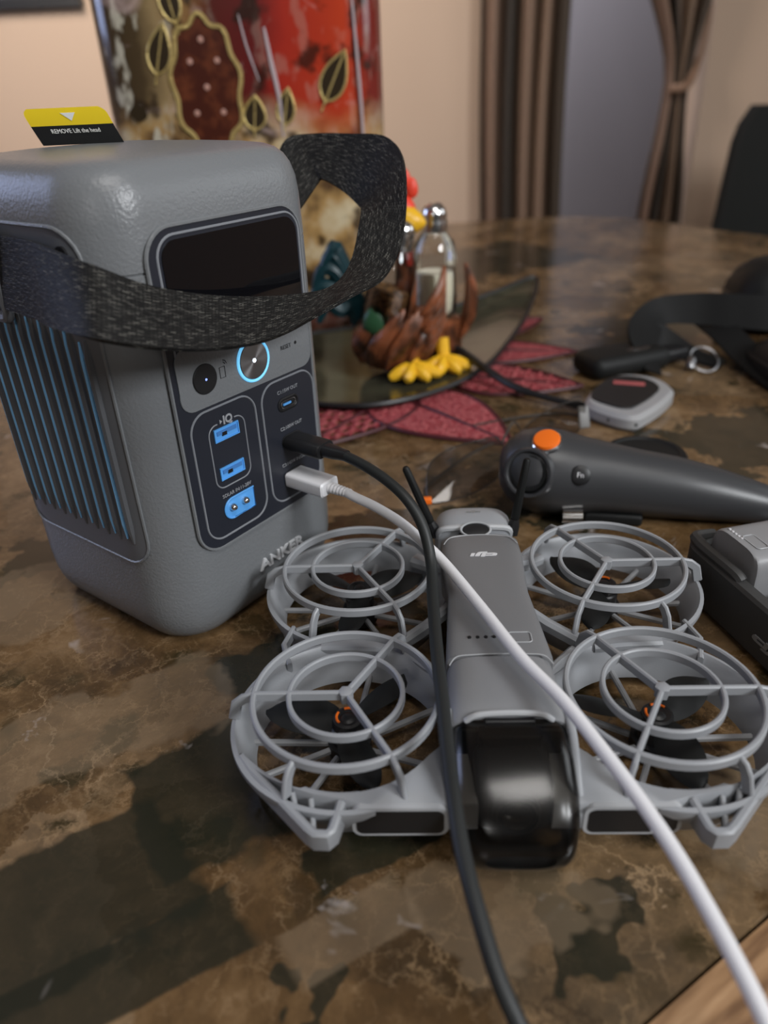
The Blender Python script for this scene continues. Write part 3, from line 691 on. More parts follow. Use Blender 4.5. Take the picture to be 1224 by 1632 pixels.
# strap and its clips
STRAP = [((-0.0606,0.0060,0.1809),(-0.0640,0.0010,0.1540)),((-0.0619,-0.0201,0.1808),(-0.0675,-0.0263,0.1543)),((-0.0636,-0.0360,0.1798),(-0.0735,-0.0450,0.1554)),((-0.0622,-0.0603,0.1748),(-0.0780,-0.0759,0.1569)),((-0.0489,-0.0665,0.1666),(-0.0654,-0.0847,0.1522)),((-0.0276,-0.0693,0.1590),(-0.0461,-0.0870,0.1464)),((-0.0045,-0.0709,0.1533),(-0.0242,-0.0886,0.1427)),((0.0186,-0.0725,0.1495),(-0.0045,-0.0874,0.1417)),((0.0407,-0.0714,0.1473),(0.0164,-0.0856,0.1433)),((0.0577,-0.0671,0.1493),(0.0375,-0.0871,0.1468)),((0.0747,-0.0601,0.1563),(0.0670,-0.0825,0.1480)),((0.0915,-0.0520,0.1689),(0.0890,-0.0775,0.1590)),((0.1035,-0.0435,0.1712),(0.1070,-0.0685,0.1773)),((0.1149,-0.0340,0.1698),(0.1265,-0.0530,0.1933)),((0.1210,-0.0243,0.1725),(0.1390,-0.0340,0.2010)),((0.1237,-0.0132,0.1774),(0.1408,-0.0103,0.2022)),((0.1237,-0.0023,0.1815),(0.1368,0.0120,0.2026)),((0.1225,0.0005,0.1795),(0.1286,0.0253,0.2007)),((0.1060,-0.0005,0.1690),(0.1120,0.0230,0.1893)),((0.0800,-0.0060,0.1590),(0.0840,0.0150,0.1800)),((0.0610,-0.0100,0.1520),(0.0620,0.0110,0.1760))]
ribbon_obj('strap', STRAP, 0.0017, 'webbing', ps, 8, 6)
def clip(sx):
    x0 = sx*(HX+0.0045)
    f = []
    L = rrect(0.0175, 0.0055, 0.003, 5)
    path = [(x0, 0.0085+a*0.5, 0.1665+c) for a, c in rrect(0.0115, 0.0165, 0.004, 5)]
    c = add('strap_clip', tube(path, 0.0022, 8, closed=True), 'station_side', ps)
    add('clip_base', box(min(sx*HX, x0), max(sx*HX, x0), 0.004, 0.018, 0.152, 0.181, 0.002), 'station_side', c)
clip(-1); clip(1)
add('strap_stitch', box(-0.0640, -0.0618, -0.0020, 0.0010, 0.154, 0.181, 0.0009), 'webbing', ps)
# yellow and black pull tab on top
A_, B_, C_, D_ = Vector((-0.0166, 0.0274, 0.2074)), Vector((0.0038, 0.0012, 0.2074)), Vector((0.0010, 0.0040, 0.2205)), Vector((-0.0195, 0.0312, 0.2205))
nn = (B_-A_).cross(D_-A_).normalized()
if nn.x+nn.y > 0 and nn.dot(Vector((-0.6, -0.8, 0))) < 0: nn = -nn
def tabpt(u, v, d=0.0):
    p = A_+(B_-A_)*u+(D_-A_)*v; return p+Vector((0, 0, 0))+(nn*(0.0022*math.sin(v*1.5)))+nn*d
def tabpatch(u0, u1, v0, v1, d0, d1, rc=False, n=8):
    V = []; F = []
    for d in (d0, d1):
        for i in range(n+1):
            for j in range(n+1):
                v = v0+(v1-v0)*i/n; cu = 0.0
                if rc and v > 0.75: cu = 0.07*((v-0.75)/0.25)**3
                u = u0+cu+(u1-u0-2*cu)*j/n; V.append(tabpt(u, v, d))
    m_ = (n+1)**2
    for i in range(n):
        for j in range(n):
            a = i*(n+1)+j; F += [(a, a+1, a+n+2, a+n+1), (m_+a, m_+a+n+1, m_+a+n+2, m_+a+1)]
    for i in range(n):
        F += [(i, m_+i, m_+i+1, i+1), (n*(n+1)+i, n*(n+1)+i+1, m_+n*(n+1)+i+1, m_+n*(n+1)+i), (i*(n+1), (i+1)*(n+1), m_+(i+1)*(n+1), m_+i*(n+1)), (i*(n+1)+n, m_+i*(n+1)+n, m_+(i+1)*(n+1)+n, (i+1)*(n+1)+n)]
    return V, F
pt_ = add('pull_tab', tabpatch(0, 1, -0.02, 0.52, -0.0001, 0.0001), 'label_black', ps)
add('yellow_band', tabpatch(0, 1, 0.52, 1.0, -0.0001, 0.0001, True), 'yellow', pt_)
tri = [tabpt(0.44, 0.86, 0.0003), tabpt(0.62, 0.86, 0.0003), tabpt(0.53, 0.64, 0.0003)]; tri2 = [p-nn*0.0002 for p in tri]
add('arrow_mark', loft([tri, tri2]), 'label_white', pt_, smooth=False)
def tabtext(s, size, u, v, m):
    vv, ff = text_vf(s, size, 0.00005, 0.9); ex = (B_-A_).normalized(); ey = (D_-A_).normalized(); o = tabpt(u, v, 0.00025)
    from_py('tab_lettering', [o+ex*p[0]+ey*p[1]+nn*p[2] for p in vv], ff, m, pt_, fix=False, smooth=False)
tabtext('REMOVE', 0.0024, 0.33, 0.36, 'label_white'); tabtext('Lift the head', 0.0024, 0.64, 0.36, 'label_white')

# ------------------------------------------------------------------ cables
E1 = Vector((math.cos(R(52.8)), math.sin(R(52.8)), 0)); NF = Vector((math.sin(R(52.8)), -math.cos(R(52.8)), 0)); CT = Vector((-0.1018, 0.3355, 0))
def plug_mtx(x, z): # z axis out of the front face, x axis along it
    return frame_mtx(CT+E1*x+NF*0.0588+Vector((0, 0, z)), NF, E1)
bc = thing('usb_cable', 'black charging cable plugged into the power station and lying across the drone', 'cable', tuple(CT+NF*0.06))
bc.location = (0, 0, 0)
mt = plug_mtx(0.0211, 0.0802)
def caps(hx, hy, z): return [(x, y, z) for x, y in rrect(hx, hy, hy*0.95, 6)]
add('connector', xf(loft([caps(0.0050, 0.0028, 0.0), caps(0.0062, 0.0036, 0.0008), caps(0.0063, 0.0037, 0.0200), caps(0.0058, 0.0034, 0.0210)]), mt), 'black', bc)
add('strain_relief', xf(loft([caps(0.0040, 0.0030, 0.0208), caps(0.0036, 0.0029, 0.027), caps(0.0029, 0.0027, 0.0300), caps(0.0026, 0.0025, 0.0335)]), mt), 'black', bc)
BP = [mt @ Vector((0, 0, 0.030)), (-0.0093,0.2905,0.0790), (0.0014,0.2796,0.0760), (0.0100,0.2700,0.0710), (0.0160,0.2625,0.0620), (0.0187,0.2530,0.0500), (0.0179,0.2336,0.0452), (0.0169,0.2041,0.0445), (0.0167,0.1823,0.0440), (0.0165,0.1589,0.0425), (0.0166,0.1412,0.0410), (0.0175,0.1264,0.0385), (0.0198,0.1120,0.0350), (0.0231,0.0982,0.0300), (0.0273,0.0897,0.0240), (0.0325,0.0815,0.0150), (0.045, 0.070, 0.006), (0.07, 0.045, 0.003)]
add('cord', tube(crom(BP, 8), 0.0024, 12), 'cable_black', bc)
wc = thing('usb_cable', 'white charging cable plugged in below the black one, crossing the drone diagonally', 'cable')
mt = plug_mtx(0.0200, 0.0618)
wp = [caps(0.0056, 0.0030, 0.0), caps(0.0062, 0.0034, 0.0004), caps(0.0062, 0.0034, 0.0225), caps(0.0056, 0.0029, 0.0232)]
wp = [[(x, y, z) for x, y in rrect(hx, hy, 0.0016, 4)] for hx, hy, z in ((0.0056, 0.0030, 0.0), (0.0063, 0.0036, 0.0005), (0.0063, 0.0036, 0.0222), (0.0056, 0.0030, 0.0230))]
add('connector', xf(loft(wp), mt), 'white', wc)
rel = []
for i in range(15):
    z = 0.0225+0.0009*i; rel.append([(p[0]*(1 if i % 2 else 0.86), p[1]*(1 if i % 2 else 0.86), z) for p in rrect(0.0030-0.00005*i, 0.0027-0.00004*i, 0.0025, 5)])
add('strain_relief', xf(loft(rel), mt), 'white', wc)
WP = [mt @ Vector((0, 0, 0.033)), (-0.0130,0.2925,0.0612), (-0.0033,0.2850,0.0595), (0.0076,0.2752,0.0565), (0.0167,0.2645,0.0525), (0.0251,0.2517,0.0490), (0.0363,0.2232,0.0472), (0.0458,0.1960,0.0466), (0.0554,0.1757,0.0460), (0.0632,0.1553,0.0444), (0.0693,0.1382,0.0426), (0.0744,0.1218,0.0402), (0.0781,0.1053,0.0376), (0.0808,0.0911,0.0349), (0.0827,0.0801,0.0317), (0.0840,0.0705,0.0280), (0.088, 0.055, 0.018), (0.097, 0.030, -0.02), (0.10, 0.0, -0.10)]
add('cord', tube(crom(WP, 8), 0.00225, 12), 'cable_white', wc)

# ------------------------------------------------------------------ drone
dr = thing('drone', 'grey palm-sized drone with four caged propellers and a smoked front visor', 'drone', (0.0415, 0.2348, 0), R(-2.5))
def sect(y, hw, zb, zt, e=4.5, n=40, cx=0.0):
    out = []
    hz = (zt-zb)/2; cz = (zt+zb)/2
    for j in range(n):
        a = 2*math.pi*j/n; c, s = math.cos(a), math.sin(a)
        out.append((cx+hw*math.copysign(abs(c)**(2/e), c), y, cz+hz*math.copysign(abs(s)**(2/e), s)))
    return out
add('fuselage', loft([sect(y, hw, zb, zt) for y, hw, zb, zt in ((0.066, 0.014, 0.010, 0.030), (0.0645, 0.0165, 0.007, 0.0345), (0.060, 0.0180, 0.005, 0.0365), (0.040, 0.0180, 0.004, 0.0365), (0.012, 0.0160, 0.004, 0.0365), (-0.015, 0.0185, 0.004, 0.0370), (-0.0302, 0.0197, 0.004, 0.0375), (-0.0306, 0.0198, 0.004, 0.0404), (-0.040, 0.0205, 0.004, 0.0402), (-0.050, 0.0212, 0.004, 0.0392), (-0.0560, 0.0216, 0.004, 0.0375), (-0.0575, 0.0214, 0.0045, 0.0365))]), 'drone_body', dr)
bt = add('battery_cover', loft([sect(y, hw, 0.026, zt, 4.5) for y, hw, zt in ((0.0572, 0.012, 0.0375), (0.0562, 0.0160, 0.0392), (0.053, 0.0180, 0.0402), (0.040, 0.0183, 0.0408), (0.012, 0.0168, 0.0410), (-0.010, 0.0185, 0.0410), (-0.028, 0.0198, 0.0409), (-0.0296, 0.0198, 0.0404), (-0.0300, 0.0194, 0.0398))]), 'drone_dark', dr)
add('logo', move(logo_vf(0.0122, 0.00015), (0.0003, 0.0365, 0.0410)), 'logo', bt, smooth=False)
for i in range(4):
    add('charge_light', lathe([(0.0007, -0.0002), (0.0007, 0.0002), (0.0005, 0.00025)], 12), 'black', bt, loc=(-0.0105+0.0031*i, -0.0205, 0.0411))
add('power_key', tube([(x, y, 0.0410) for x, y in rrect(0.0042, 0.0029, 0.0012, 5, 0.0085, -0.0208)], 0.00022, 5, closed=True), 'drone_light', bt)
# seam lines
seam = [(-0.0188, -0.0340, 0.0392), (-0.0160, -0.0308, 0.0405), (-0.010, -0.0302, 0.04085), (0.0, -0.0300, 0.0410), (0.010, -0.0302, 0.04085), (0.0160, -0.0308, 0.0405), (0.0188, -0.0340, 0.0392)]
add('seam', tube(crom(seam, 5), 0.00022, 5), 'drone_light', bt)
seam = [(-0.0168, 0.047, 0.0397), (-0.0140, 0.0515, 0.0403), (-0.008, 0.0540, 0.0400), (0, 0.0548, 0.0399), (0.008, 0.0540, 0.0400), (0.0140, 0.0515, 0.0403), (0.0168, 0.047, 0.0397)]
add('seam', tube(crom(seam, 5), 0.00022, 5), 'drone_light', bt)
# nose cowl lip and visor
lip = [(-0.0150, -0.0575, 0.0352), (-0.0120, -0.0575, 0.0377), (-0.008, -0.0573, 0.0385), (0.0, -0.0572, 0.0388), (0.008, -0.0573, 0.0385), (0.0120, -0.0575, 0.0377), (0.0150, -0.0575, 0.0352)]
add('cowl_lip', tube(crom(lip, 5), [0.0004]+[0.0011]*29+[0.0004], 8), 'drone_light', dr)
vz = add('visor', loft([sect(y, hw, zb, zt, e) for y, hw, zb, zt, e in ((-0.0571, 0.0200, 0.0045, 0.0362, 4.5), (-0.0612, 0.0205, 0.0040, 0.0366, 4.5), (-0.0705, 0.0206, 0.0038, 0.0352, 4.2), (-0.0800, 0.0202, 0.0040, 0.0318, 4.0), (-0.0868, 0.0192, 0.0046, 0.0275, 3.8), (-0.0912, 0.0176, 0.0058, 0.0232, 3.4), (-0.0938, 0.0150, 0.0078, 0.0190, 3.0), (-0.0946, 0.0110, 0.0100, 0.0162, 2.6))], cap=False), 'visor', dr)
add('visor_clip', box(-0.0085, 0.0085, -0.0597, -0.0575, 0.0340, 0.0372, 0.0006), 'black', vz)
gm = add('gimbal_camera', box(-0.0125, 0.0125, -0.080, -0.060, 0.007, 0.0300, 0.004), 'black', dr)
add('lens_barrel', xf(lathe([(0.0078, 0), (0.0078, 0.004), (0.0066, 0.0048), (0.0062, 0.0035), (0.0, 0.0035)], 32), frame_mtx((0, -0.079, 0.0190), (0, -1, 0.15), (1, 0, 0))), 'black', gm)
add('lens_glass', xf(lathe([(0.0058, 0.0034), (0.0050, 0.0046), (0.003, 0.0052), (0.0005, 0.0054)], 28), frame_mtx((0, -0.079, 0.0190), (0, -1, 0.15), (1, 0, 0))), 'display', gm)
add('sensor_block', box(-0.0105, 0.0105, -0.0640, -0.0580, 0.0290, 0.0345, 0.001), 'softblack', gm)
add('gimbal_arm', box(-0.0180, 0.0180, -0.0600, -0.0575, 0.006, 0.0335, 0.001), 'softblack', gm)
# rear transceiver block with two antennas
tr_ = add('transceiver', loft([sect(y, hw, zb, zt, 3.6, cx=-0.0012) for y, hw, zb, zt in ((0.0640, 0.0155, 0.016, 0.0365), (0.0650, 0.0175, 0.014, 0.0395), (0.070, 0.0188, 0.012, 0.0412), (0.0770, 0.0188, 0.012, 0.0410), (0.0805, 0.0178, 0.014, 0.0398), (0.082, 0.0155, 0.016, 0.037))]), 'drone', dr)
add('logo', move(logo_vf(0.0072, 0.0001), (-0.0010, 0.0742, 0.0413)), 'logo_dim', tr_, smooth=False)
add('front_lip', tube(crom([(-0.0184, 0.0672, 0.031), (-0.0172, 0.0652, 0.0365), (-0.010, 0.0645, 0.0380), (-0.001, 0.0643, 0.0382), (0.008, 0.0645, 0.0380), (0.0150, 0.0652, 0.0365), (0.0162, 0.0672, 0.031)], 5), 0.0016, 8), 'drone_light', tr_)
mo_ = frame_mtx((-0.0010, 0.0612, 0.0378), (0, -0.35, 1), (1, 0, 0)) @ Matrix.Diagonal((1.0, 0.62, 1, 1))
hole = add('release_opening', xf(lathe([(0.0070, -0.002), (0.0070, 0.0012), (0.0064, 0.0014)], 28), mo_), 'black', tr_)
add('opening_rim', xf(tube([(0.0070*math.cos(2*math.pi*j/32), 0.0070*math.sin(2*math.pi*j/32), 0.0014) for j in range(32)], 0.0006, 6, closed=True), mo_), 'drone_light', hole)
for s, tip in ((-1, (-0.0338, 0.0690, 0.0690)), (1, (0.0232, 0.0715, 0.0705))):
    base = Vector((s*0.0190-0.0012, 0.0690, 0.0335)); tp = Vector(tip)
    an = add('antenna', tube([base+(tp-base)*t for t in (0.16, 0.2, 0.6, 0.97, 1.0)], [0.0018, 0.0022, 0.0020, 0.0018, 0.0012], 10), 'softblack', dr)
    add('hinge', tube([base-(tp-base)*0.06, base+(tp-base)*0.05, base+(tp-base)*0.16], [0.0030, 0.0030, 0.0022], 10), 'black', an)

HUBS = [(-1, -1), (1, -1), (-1, 1), (1, 1)]; HXD, HYD = 0.0565, 0.0408
BLADES = {(-1, -1): 50, (1, -1): 38, (-1, 1): 22, (1, 1): 8}
def blade():
    V = []; F = []; ns, nc = 12, 5
    for k_ in (1, -1):
        for i in range(ns+1):
            t = i/ns; r = 0.0045+0.0275*t; ch = 0.0062+0.0090*math.sin(math.pi*min(1, t*0.92+0.08))**0.8-0.003*t**4
            if i == ns: ch *= 0.6
            pit = R(34-22*t)
            for j in range(nc+1):
                u = j/nc-0.42; y = ch*u; z = -0.0010*(2*u)**2
                V.append((r, y*math.cos(pit), y*math.sin(pit)+z+k_*0.00045*(1-(2*(j/nc)-1)**2*0.8)))
    m_ = (ns+1)*(nc+1)
    for i in range(ns):
        for j in range(nc):
            a = i*(nc+1)+j; F += [(a, a+1, a+nc+2, a+nc+1), (m_+a, m_+a+nc+1, m_+a+nc+2, m_+a+1)]
    for i in range(ns):
        for j in (0, nc):
            a = i*(nc+1)+j; F.append((a, m_+a, m_+a+nc+1, a+nc+1))
    for i in (0, ns):
        for j in range(nc):
            a = i*(nc+1)+j; F.append((a, a+1, m_+a+1, m_+a))
    return V, F
def pol(r, a, z): return (r*math.cos(R(a)), r*math.sin(R(a)), z)
for sx, sy in HUBS:
    mir = lambda p: (p[0]*(-sx), p[1], p[2])       # drawn for the left side, mirrored for the right
    hub = (sx*HXD, sy*HYD, 0)
    g = add('propeller_guard', lathe([(0.0352, 0.0060), (0.0368, 0.0054), (0.0405, 0.0130), (0.0428, 0.0195), (0.0428, 0.0216), (0.0412, 0.0220), (0.0402, 0.0208), (0.0372, 0.0140)], 72, closed=True), 'drone', dr, loc=hub, angle=50)
    add('outer_ring', ringbar(0.0335, 0.0020, 0.0040, 0.0321, 80), 'drone', g)
    add('inner_ring', ringbar(0.0206, 0.0018, 0.0038, 0.0322, 64), 'drone', g)
    zs = 0.0320
    paths = [[(0, 0, zs), (-0.0335, 0, zs), (-0.0372, -0.0002, zs-0.0008), (-0.0402, -0.0004, 0.0290), (-0.0420, -0.0006, 0.0222)],
             [(0, 0, zs), pol(0.0335, 60, zs), pol(0.0375, 60, zs-0.0008), pol(0.0400, 60, 0.0285), pol(0.0418, 60, 0.0220)],
             [(0, 0, zs), pol(0.0335, -60, zs), (0.0184, -0.0325, zs-0.0006), (0.0196, -0.0342, 0.0290), (0.0206, -0.0360, 0.0215)],
             [pol(0.0335, 243, zs-0.0008), (-0.0163, -0.0318, zs-0.0018), (-0.0172, -0.0335, 0.0275), (-0.0180, -0.0352, 0.0215)]]
    for p in paths:
        add('grille_spoke', bar([mir(q) for q in p], 0.0019, 0.0042), 'drone', g)
    add('spoke_hub', lathe([(0.0026, 0.0297), (0.0028, 0.0340), (0.0022, 0.0343)], 6), 'drone', g)
    for a in (22, 76, 128, 176, 204, 238, 292, 334):
        add('motor_strut', bar([mir(pol(0.007, a, 0.0072)), mir(pol(0.0385, a+4, 0.0085))], 0.0022, 0.0026), 'plastic_grey_light', g)
    mo = add('motor', lathe([(0.0078, 0.0030), (0.0082, 0.0045), (0.0082, 0.0100), (0.0066, 0.0104), (0.0066, 0.0165), (0.0060, 0.0172), (0.0020, 0.0174)], 36), 'black', dr, loc=hub)
    for a in ((40, 150) if (sx, sy) != (-1, 1) else ()):
        add('orange_mark', tube([pol(0.0042, a+(-sx)*0+k_*9, 0.0214) for k_ in range(9)], 0.0005, 6), 'orange', mo)
    pr = add('propeller', lathe([(0.0058, 0.0172), (0.0060, 0.0185), (0.0056, 0.0208), (0.0046, 0.0212), (0.0030, 0.0206), (0.0022, 0.0212), (0.0012, 0.0216)], 32), 'black', dr, loc=hub)
    for k_ in range(3):
        bl_ = add('blade', blade(), 'softblack', pr); bl_.rotation_euler = (0, 0, R(BLADES[(sx, sy)]+120*k_)); bl_.location = (0, 0, 0.0190)
        if sx*sy > 0: bl_.scale = (1, -1, 1)
for sx in (-1, 1):
    m2 = lambda pts: [(sx*x, y) for x, y in pts]
    na = 24; outer_c = [(0.0120, -0.0805), (0.0300, -0.0808), (0.0480, -0.0808), (0.0530, -0.0795), (0.0580, -0.0778), (0.0660, -0.0762), (0.0740, -0.0730), (0.0840, -0.0660), (0.0930, -0.0575)]
    dl = [0]
    for a, b2 in zip(outer_c[:-1], outer_c[1:]): dl.append(dl[-1]+math.hypot(b2[0]-a[0], b2[1]-a[1]))
    def on_outer(t):
        d_ = t*dl[-1]
        for k_ in range(len(dl)-1):
            if d_ <= dl[k_+1]+1e-9:
                f_ = (d_-dl[k_])/(dl[k_+1]-dl[k_]); return tuple(outer_c[k_][q]+(outer_c[k_+1][q]-outer_c[k_][q])*f_ for q in (0, 1))
    rows_ = []
    for k_ in range(na+1):
        t = k_/na; a = R(-178+(-30+178)*t); po_ = on_outer(t); ri_ = 0.0350+0.0052*max(0, (t-0.72)/0.28)+0.006*max(0, (0.22-t)/0.22); pi_ = (HXD+ri_*math.cos(a), -HYD+ri_*math.sin(a)); pj_ = (HXD+(ri_-0.0006)*math.cos(a), -HYD+(ri_-0.0006)*math.sin(a))
        dx, dy = po_[0]-pi_[0], po_[1]-pi_[1]; L0 = math.hypot(dx, dy) or 1; px_ = (po_[0]-dx/L0*0.0010, po_[1]-dy/L0*0.0010)
        rows_.append([(sx*x, y, z) for x, y, z in ((pj_[0], pj_[1], 0.0110), (pi_[0], pi_[1], 0.0225), (px_[0], px_[1], 0.0225), (po_[0], po_[1], 0.0215), (po_[0], po_[1], 0.0105), (px_[0], px_[1], 0.0098))])
    fa = add('front_arm', loft(rows_), 'drone', dr, angle=50)
    st_ = [(HXD+r_*math.cos(R(a)), -HYD+r_*math.sin(R(a))) for r_, rg in ((0.0330, range(-100, -64, 4)), (0.0352, range(-64, -101, -4))) for a in rg]
    add('inner_step', prism(m2(st_), 0.0150, 0.0205), 'drone', fa, smooth=False)
    cx = sx*0.0372
    sf = add('vent_frame', plate_xz(0.0156, 0.0066, 0.0034, -0.0818, -0.0780, cx, 0.0158), 'drone_light', fa)
    add('vent_slot', plate_xz(0.0142, 0.0053, 0.0024, -0.0820, -0.0790, cx, 0.0157), 'black', sf)
    if sx > 0: add('vent_divider', box(0.0432, 0.0442, -0.0822, -0.080, 0.0105, 0.0209), 'drone_light', sf, smooth=False)
    add('nose_cheek', loft([[(sx*(0.0206+xx), y, zc+zz) for xx, zz in rrect(0.0016, hz_, 0.0013, 3)] for y, zc, hz_ in ((-0.052, 0.0225, 0.0140), (-0.062, 0.0215, 0.0125), (-0.070, 0.0195, 0.0100), (-0.077, 0.0170, 0.0065), (-0.0815, 0.0150, 0.0030))]), 'drone', dr)
    # corner bumper
    tri_ = [(0.0925, -0.0590, 0.0182), (0.0880, -0.0650, 0.0182), (0.0770, -0.0762, 0.0178), (0.0665, -0.0868, 0.0170), (0.0640, -0.0888, 0.0168), (0.0600, -0.0890, 0.0168), (0.0584, -0.0875, 0.0170), (0.0572, -0.0830, 0.0176), (0.0560, -0.0780, 0.0185)]
    bu = add('corner_bumper', bar([(sx*x, y, z) for x, y, z in tri_], 0.0030, 0.0085), 'drone', dr)
    for a, b2 in (((0.0730, -0.0735, 0.0192), (0.0700, -0.0825, 0.0160)), ((0.0665, -0.0760, 0.0192), (0.0645, -0.0875, 0.0155))):
        add('bumper_fin', bar([(sx*a[0], a[1], a[2]), (sx*b2[0], b2[1], b2[2])], 0.0018, 0.0040), 'drone', bu)
    # struts that join the guards to the body
    for p, q, w in (((0.0140, 0.0230, 0.0230), (0.0380, 0.0010, 0.0190), 0.0048), ((0.0150, -0.0240, 0.0200), (0.0340, -0.0040, 0.0185), 0.0048), ((0.0150, 0.0520, 0.0240), (0.0300, 0.0640, 0.0200), 0.008)):
        add('body_strut', bar([(sx*p[0], p[1], p[2]), (sx*(p[0]+q[0])/2, (p[1]+q[1])/2, (p[2]+q[2])/2-0.001), (sx*q[0], q[1], q[2])], w, 0.006), 'drone', dr)
    add('guard_link', bar([(sx*0.0420, -0.0010, 0.0200), (sx*0.0560, 0.0, 0.0205), (sx*0.0700, 0.0010, 0.0200)], 0.0080, 0.0040), 'drone', dr)
    add('guard_link', bar([(sx*0.0820, -0.0120, 0.0195), (sx*0.0860, 0.0, 0.0200), (sx*0.0835, 0.0120, 0.0195)], 0.0022, 0.0050), 'drone', dr)
    for yy in (0.055, -0.055):
        add('foot', box(sx*0.012-0.003, sx*0.012+0.003, yy-0.006, yy+0.006, 0.0, 0.0055, 0.0012), 'rubber', dr)

# ------------------------------------------------------------------ motion controller
A0 = Vector((0.0935, 0.3815, 0)); AX = (Vector((0.2171, 0.3540, 0))-A0).normalized()
ctl = thing('motion_controller', 'dark grey motion controller grip with an orange button and thumbstick', 'controller', tuple(A0), math.atan2(AX.y, AX.x))
# local x along the grip, y away from the camera, z up
secs = [(-0.0245, 0.004, 0.006, 0.026), (-0.0235, 0.0095, 0.011, 0.0262), (-0.0195, 0.0165, 0.0175, 0.0262), (-0.0120, 0.0222, 0.0228, 0.0258), (-0.002, 0.0250, 0.0252, 0.0254), (0.010, 0.0245, 0.0246, 0.0248), (0.022, 0.0222, 0.0226, 0.0238), (0.036, 0.0204, 0.0208, 0.0228), (0.055, 0.0188, 0.0192, 0.0206), (0.075, 0.0176, 0.0180, 0.0188), (0.095, 0.0156, 0.0158, 0.0162), (0.115, 0.0128, 0.0128, 0.0130), (0.130, 0.0102, 0.0102, 0.0104), (0.138, 0.0070, 0.0070, 0.0100), (0.141, 0.0030, 0.0030, 0.0098)]
add('grip', loft([[(x, hy*math.cos(2*math.pi*j/40), cz+hz*math.sin(2*math.pi*j/40)) for j in range(40)] for x, hy, hz, cz in secs]), 'ctl', ctl)
def on_ctl(name, pos, nrm, prof, m, par=ctl, n=32):
    return add(name, xf(lathe(prof, n), frame_mtx(pos, nrm, (1, 0, 0))), m, par)
# thumbstick on the head's camera side
nS = Vector((-0.34, -0.86, 0.36)).normalized(); pS = Vector((0.0005, 0.0, 0.0245))+nS*0.0212
st = on_ctl('stick_well', pS, nS, [(0.0150, -0.006), (0.0146, 0.0020), (0.0136, 0.0034), (0.0124, 0.0034), (0.0118, 0.0026), (0.0116, -0.002), (0.001, -0.002)], 'ctl')
on_ctl('thumbstick', pS, nS, [(0.0114, -0.0018), (0.0112, 0.0010), (0.0100, 0.0026), (0.0080, 0.0026), (0.0050, 0.0016), (0.0015, 0.0012)], 'softblack', st)
nB = Vector((-0.14, -0.36, 0.92)).normalized(); pB = Vector((0.0050, 0.0, 0.0248))+nB*0.0240
ob = on_ctl('orange_button', pB, nB, [(0.0074, -0.002), (0.0076, 0.0026), (0.0070, 0.0036), (0.0050, 0.0040), (0.001, 0.0041)], 'orange')
on_ctl('button_ring', pB, nB, [(0.0074, 0.0), (0.0086, 0.0), (0.0086, 0.0016), (0.0078, 0.0022)], 'chrome', ob)
nF = Vector((0.05, -0.90, 0.42)).normalized(); pF = Vector((0.0195, 0.0, 0.0240))+nF*0.0222
fn = on_ctl('function_button', pF, nF, [(0.0056, -0.002), (0.0056, 0.0008), (0.0048, 0.0013), (0.001, 0.0014)], 'black')
tv = text_vf('Fn', 0.0042, 0.0001); add('button_lettering', xf(tv, frame_mtx(pF+nF*0.0015, nF, (1, 0, 0))), 'logo', fn, smooth=False)
wh_ = [((0.0052 if i % 2 else 0.0046)*math.cos(2*math.pi*i/36), (0.0052 if i % 2 else 0.0046)*math.sin(2*math.pi*i/36)) for i in range(36)]
add('control_wheel', xf(prism(wh_, -0.0055, 0.0055), frame_mtx((0.0185, -0.0170, 0.0070), (1, 0.1, 0), (0, 0, 1))), 'chrome', ctl)
add('trigger_rest', box(0.026, 0.058, -0.016, 0.022, 0.0, 0.0070, 0.002), 'softblack', ctl)

cp_ = thing('lens_cap', 'flat black round cap on the table behind the controller grip', 'cap', (0.176, 0.438, 0))
add('disc', lathe([(0.0250, 0.0), (0.0265, 0.001), (0.0268, 0.0055), (0.0255, 0.0070), (0.0225, 0.0072), (0.0215, 0.0062), (0.001, 0.0060)], 48), 'softblack', cp_)
add('grip_tab', box(-0.004, 0.004, -0.0295, -0.024, 0.002, 0.0062, 0.001), 'black', cp_)

# ------------------------------------------------------------------ charging hub with one battery
XH = Vector((0.976, 0.215, 0)).normalized(); hb = thing('charging_hub', 'charcoal battery charging tray beside the drone guards', 'charger', (0.1433, 0.2984, 0), math.atan2(XH.y, XH.x))
# local x to the right along the tray's short side, local -y towards the camera
def hubloop(x0, x1, y0, y1, r, z): return [(x, y, z) for x, y in rrect((x1-x0)/2, (y1-y0)/2, r, 6, (x0+x1)/2, (y0+y1)/2)]
Wd, Ln_ = 0.092, 0.118
add('tray', loft([hubloop(0.003, Wd-0.003, -Ln_+0.003, -0.003, 0.009, 0.0), hubloop(0.0005, Wd-0.0005, -Ln_+0.0005, -0.0005, 0.011, 0.003), hubloop(0, Wd, -Ln_, 0, 0.012, 0.010), hubloop(0, Wd, -Ln_, 0, 0.012, 0.0270), hubloop(0.0012, Wd-0.0012, -Ln_+0.0012, -0.0012, 0.011, 0.0285), hubloop(0.0060, Wd-0.0060, -Ln_+0.0060, -0.0060, 0.008, 0.0285), hubloop(0.0075, Wd-0.0075, -Ln_+0.0075, -0.0075, 0.007, 0.0265), hubloop(0.0080, Wd-0.0080, -Ln_+0.0080, -0.0080, 0.006, 0.010)]), 'hub', hb)
add('corner_ridge', tube(crom([(0.016, -0.0030, 0.0285), (0.006, -0.0040, 0.0295), (0.0035, -0.010, 0.0300), (0.0030, -0.016, 0.0300), (0.0034, -0.036, 0.0298), (0.0040, -0.040, 0.0280)], 6), [0.0028]*31, 8), 'hub', hb)
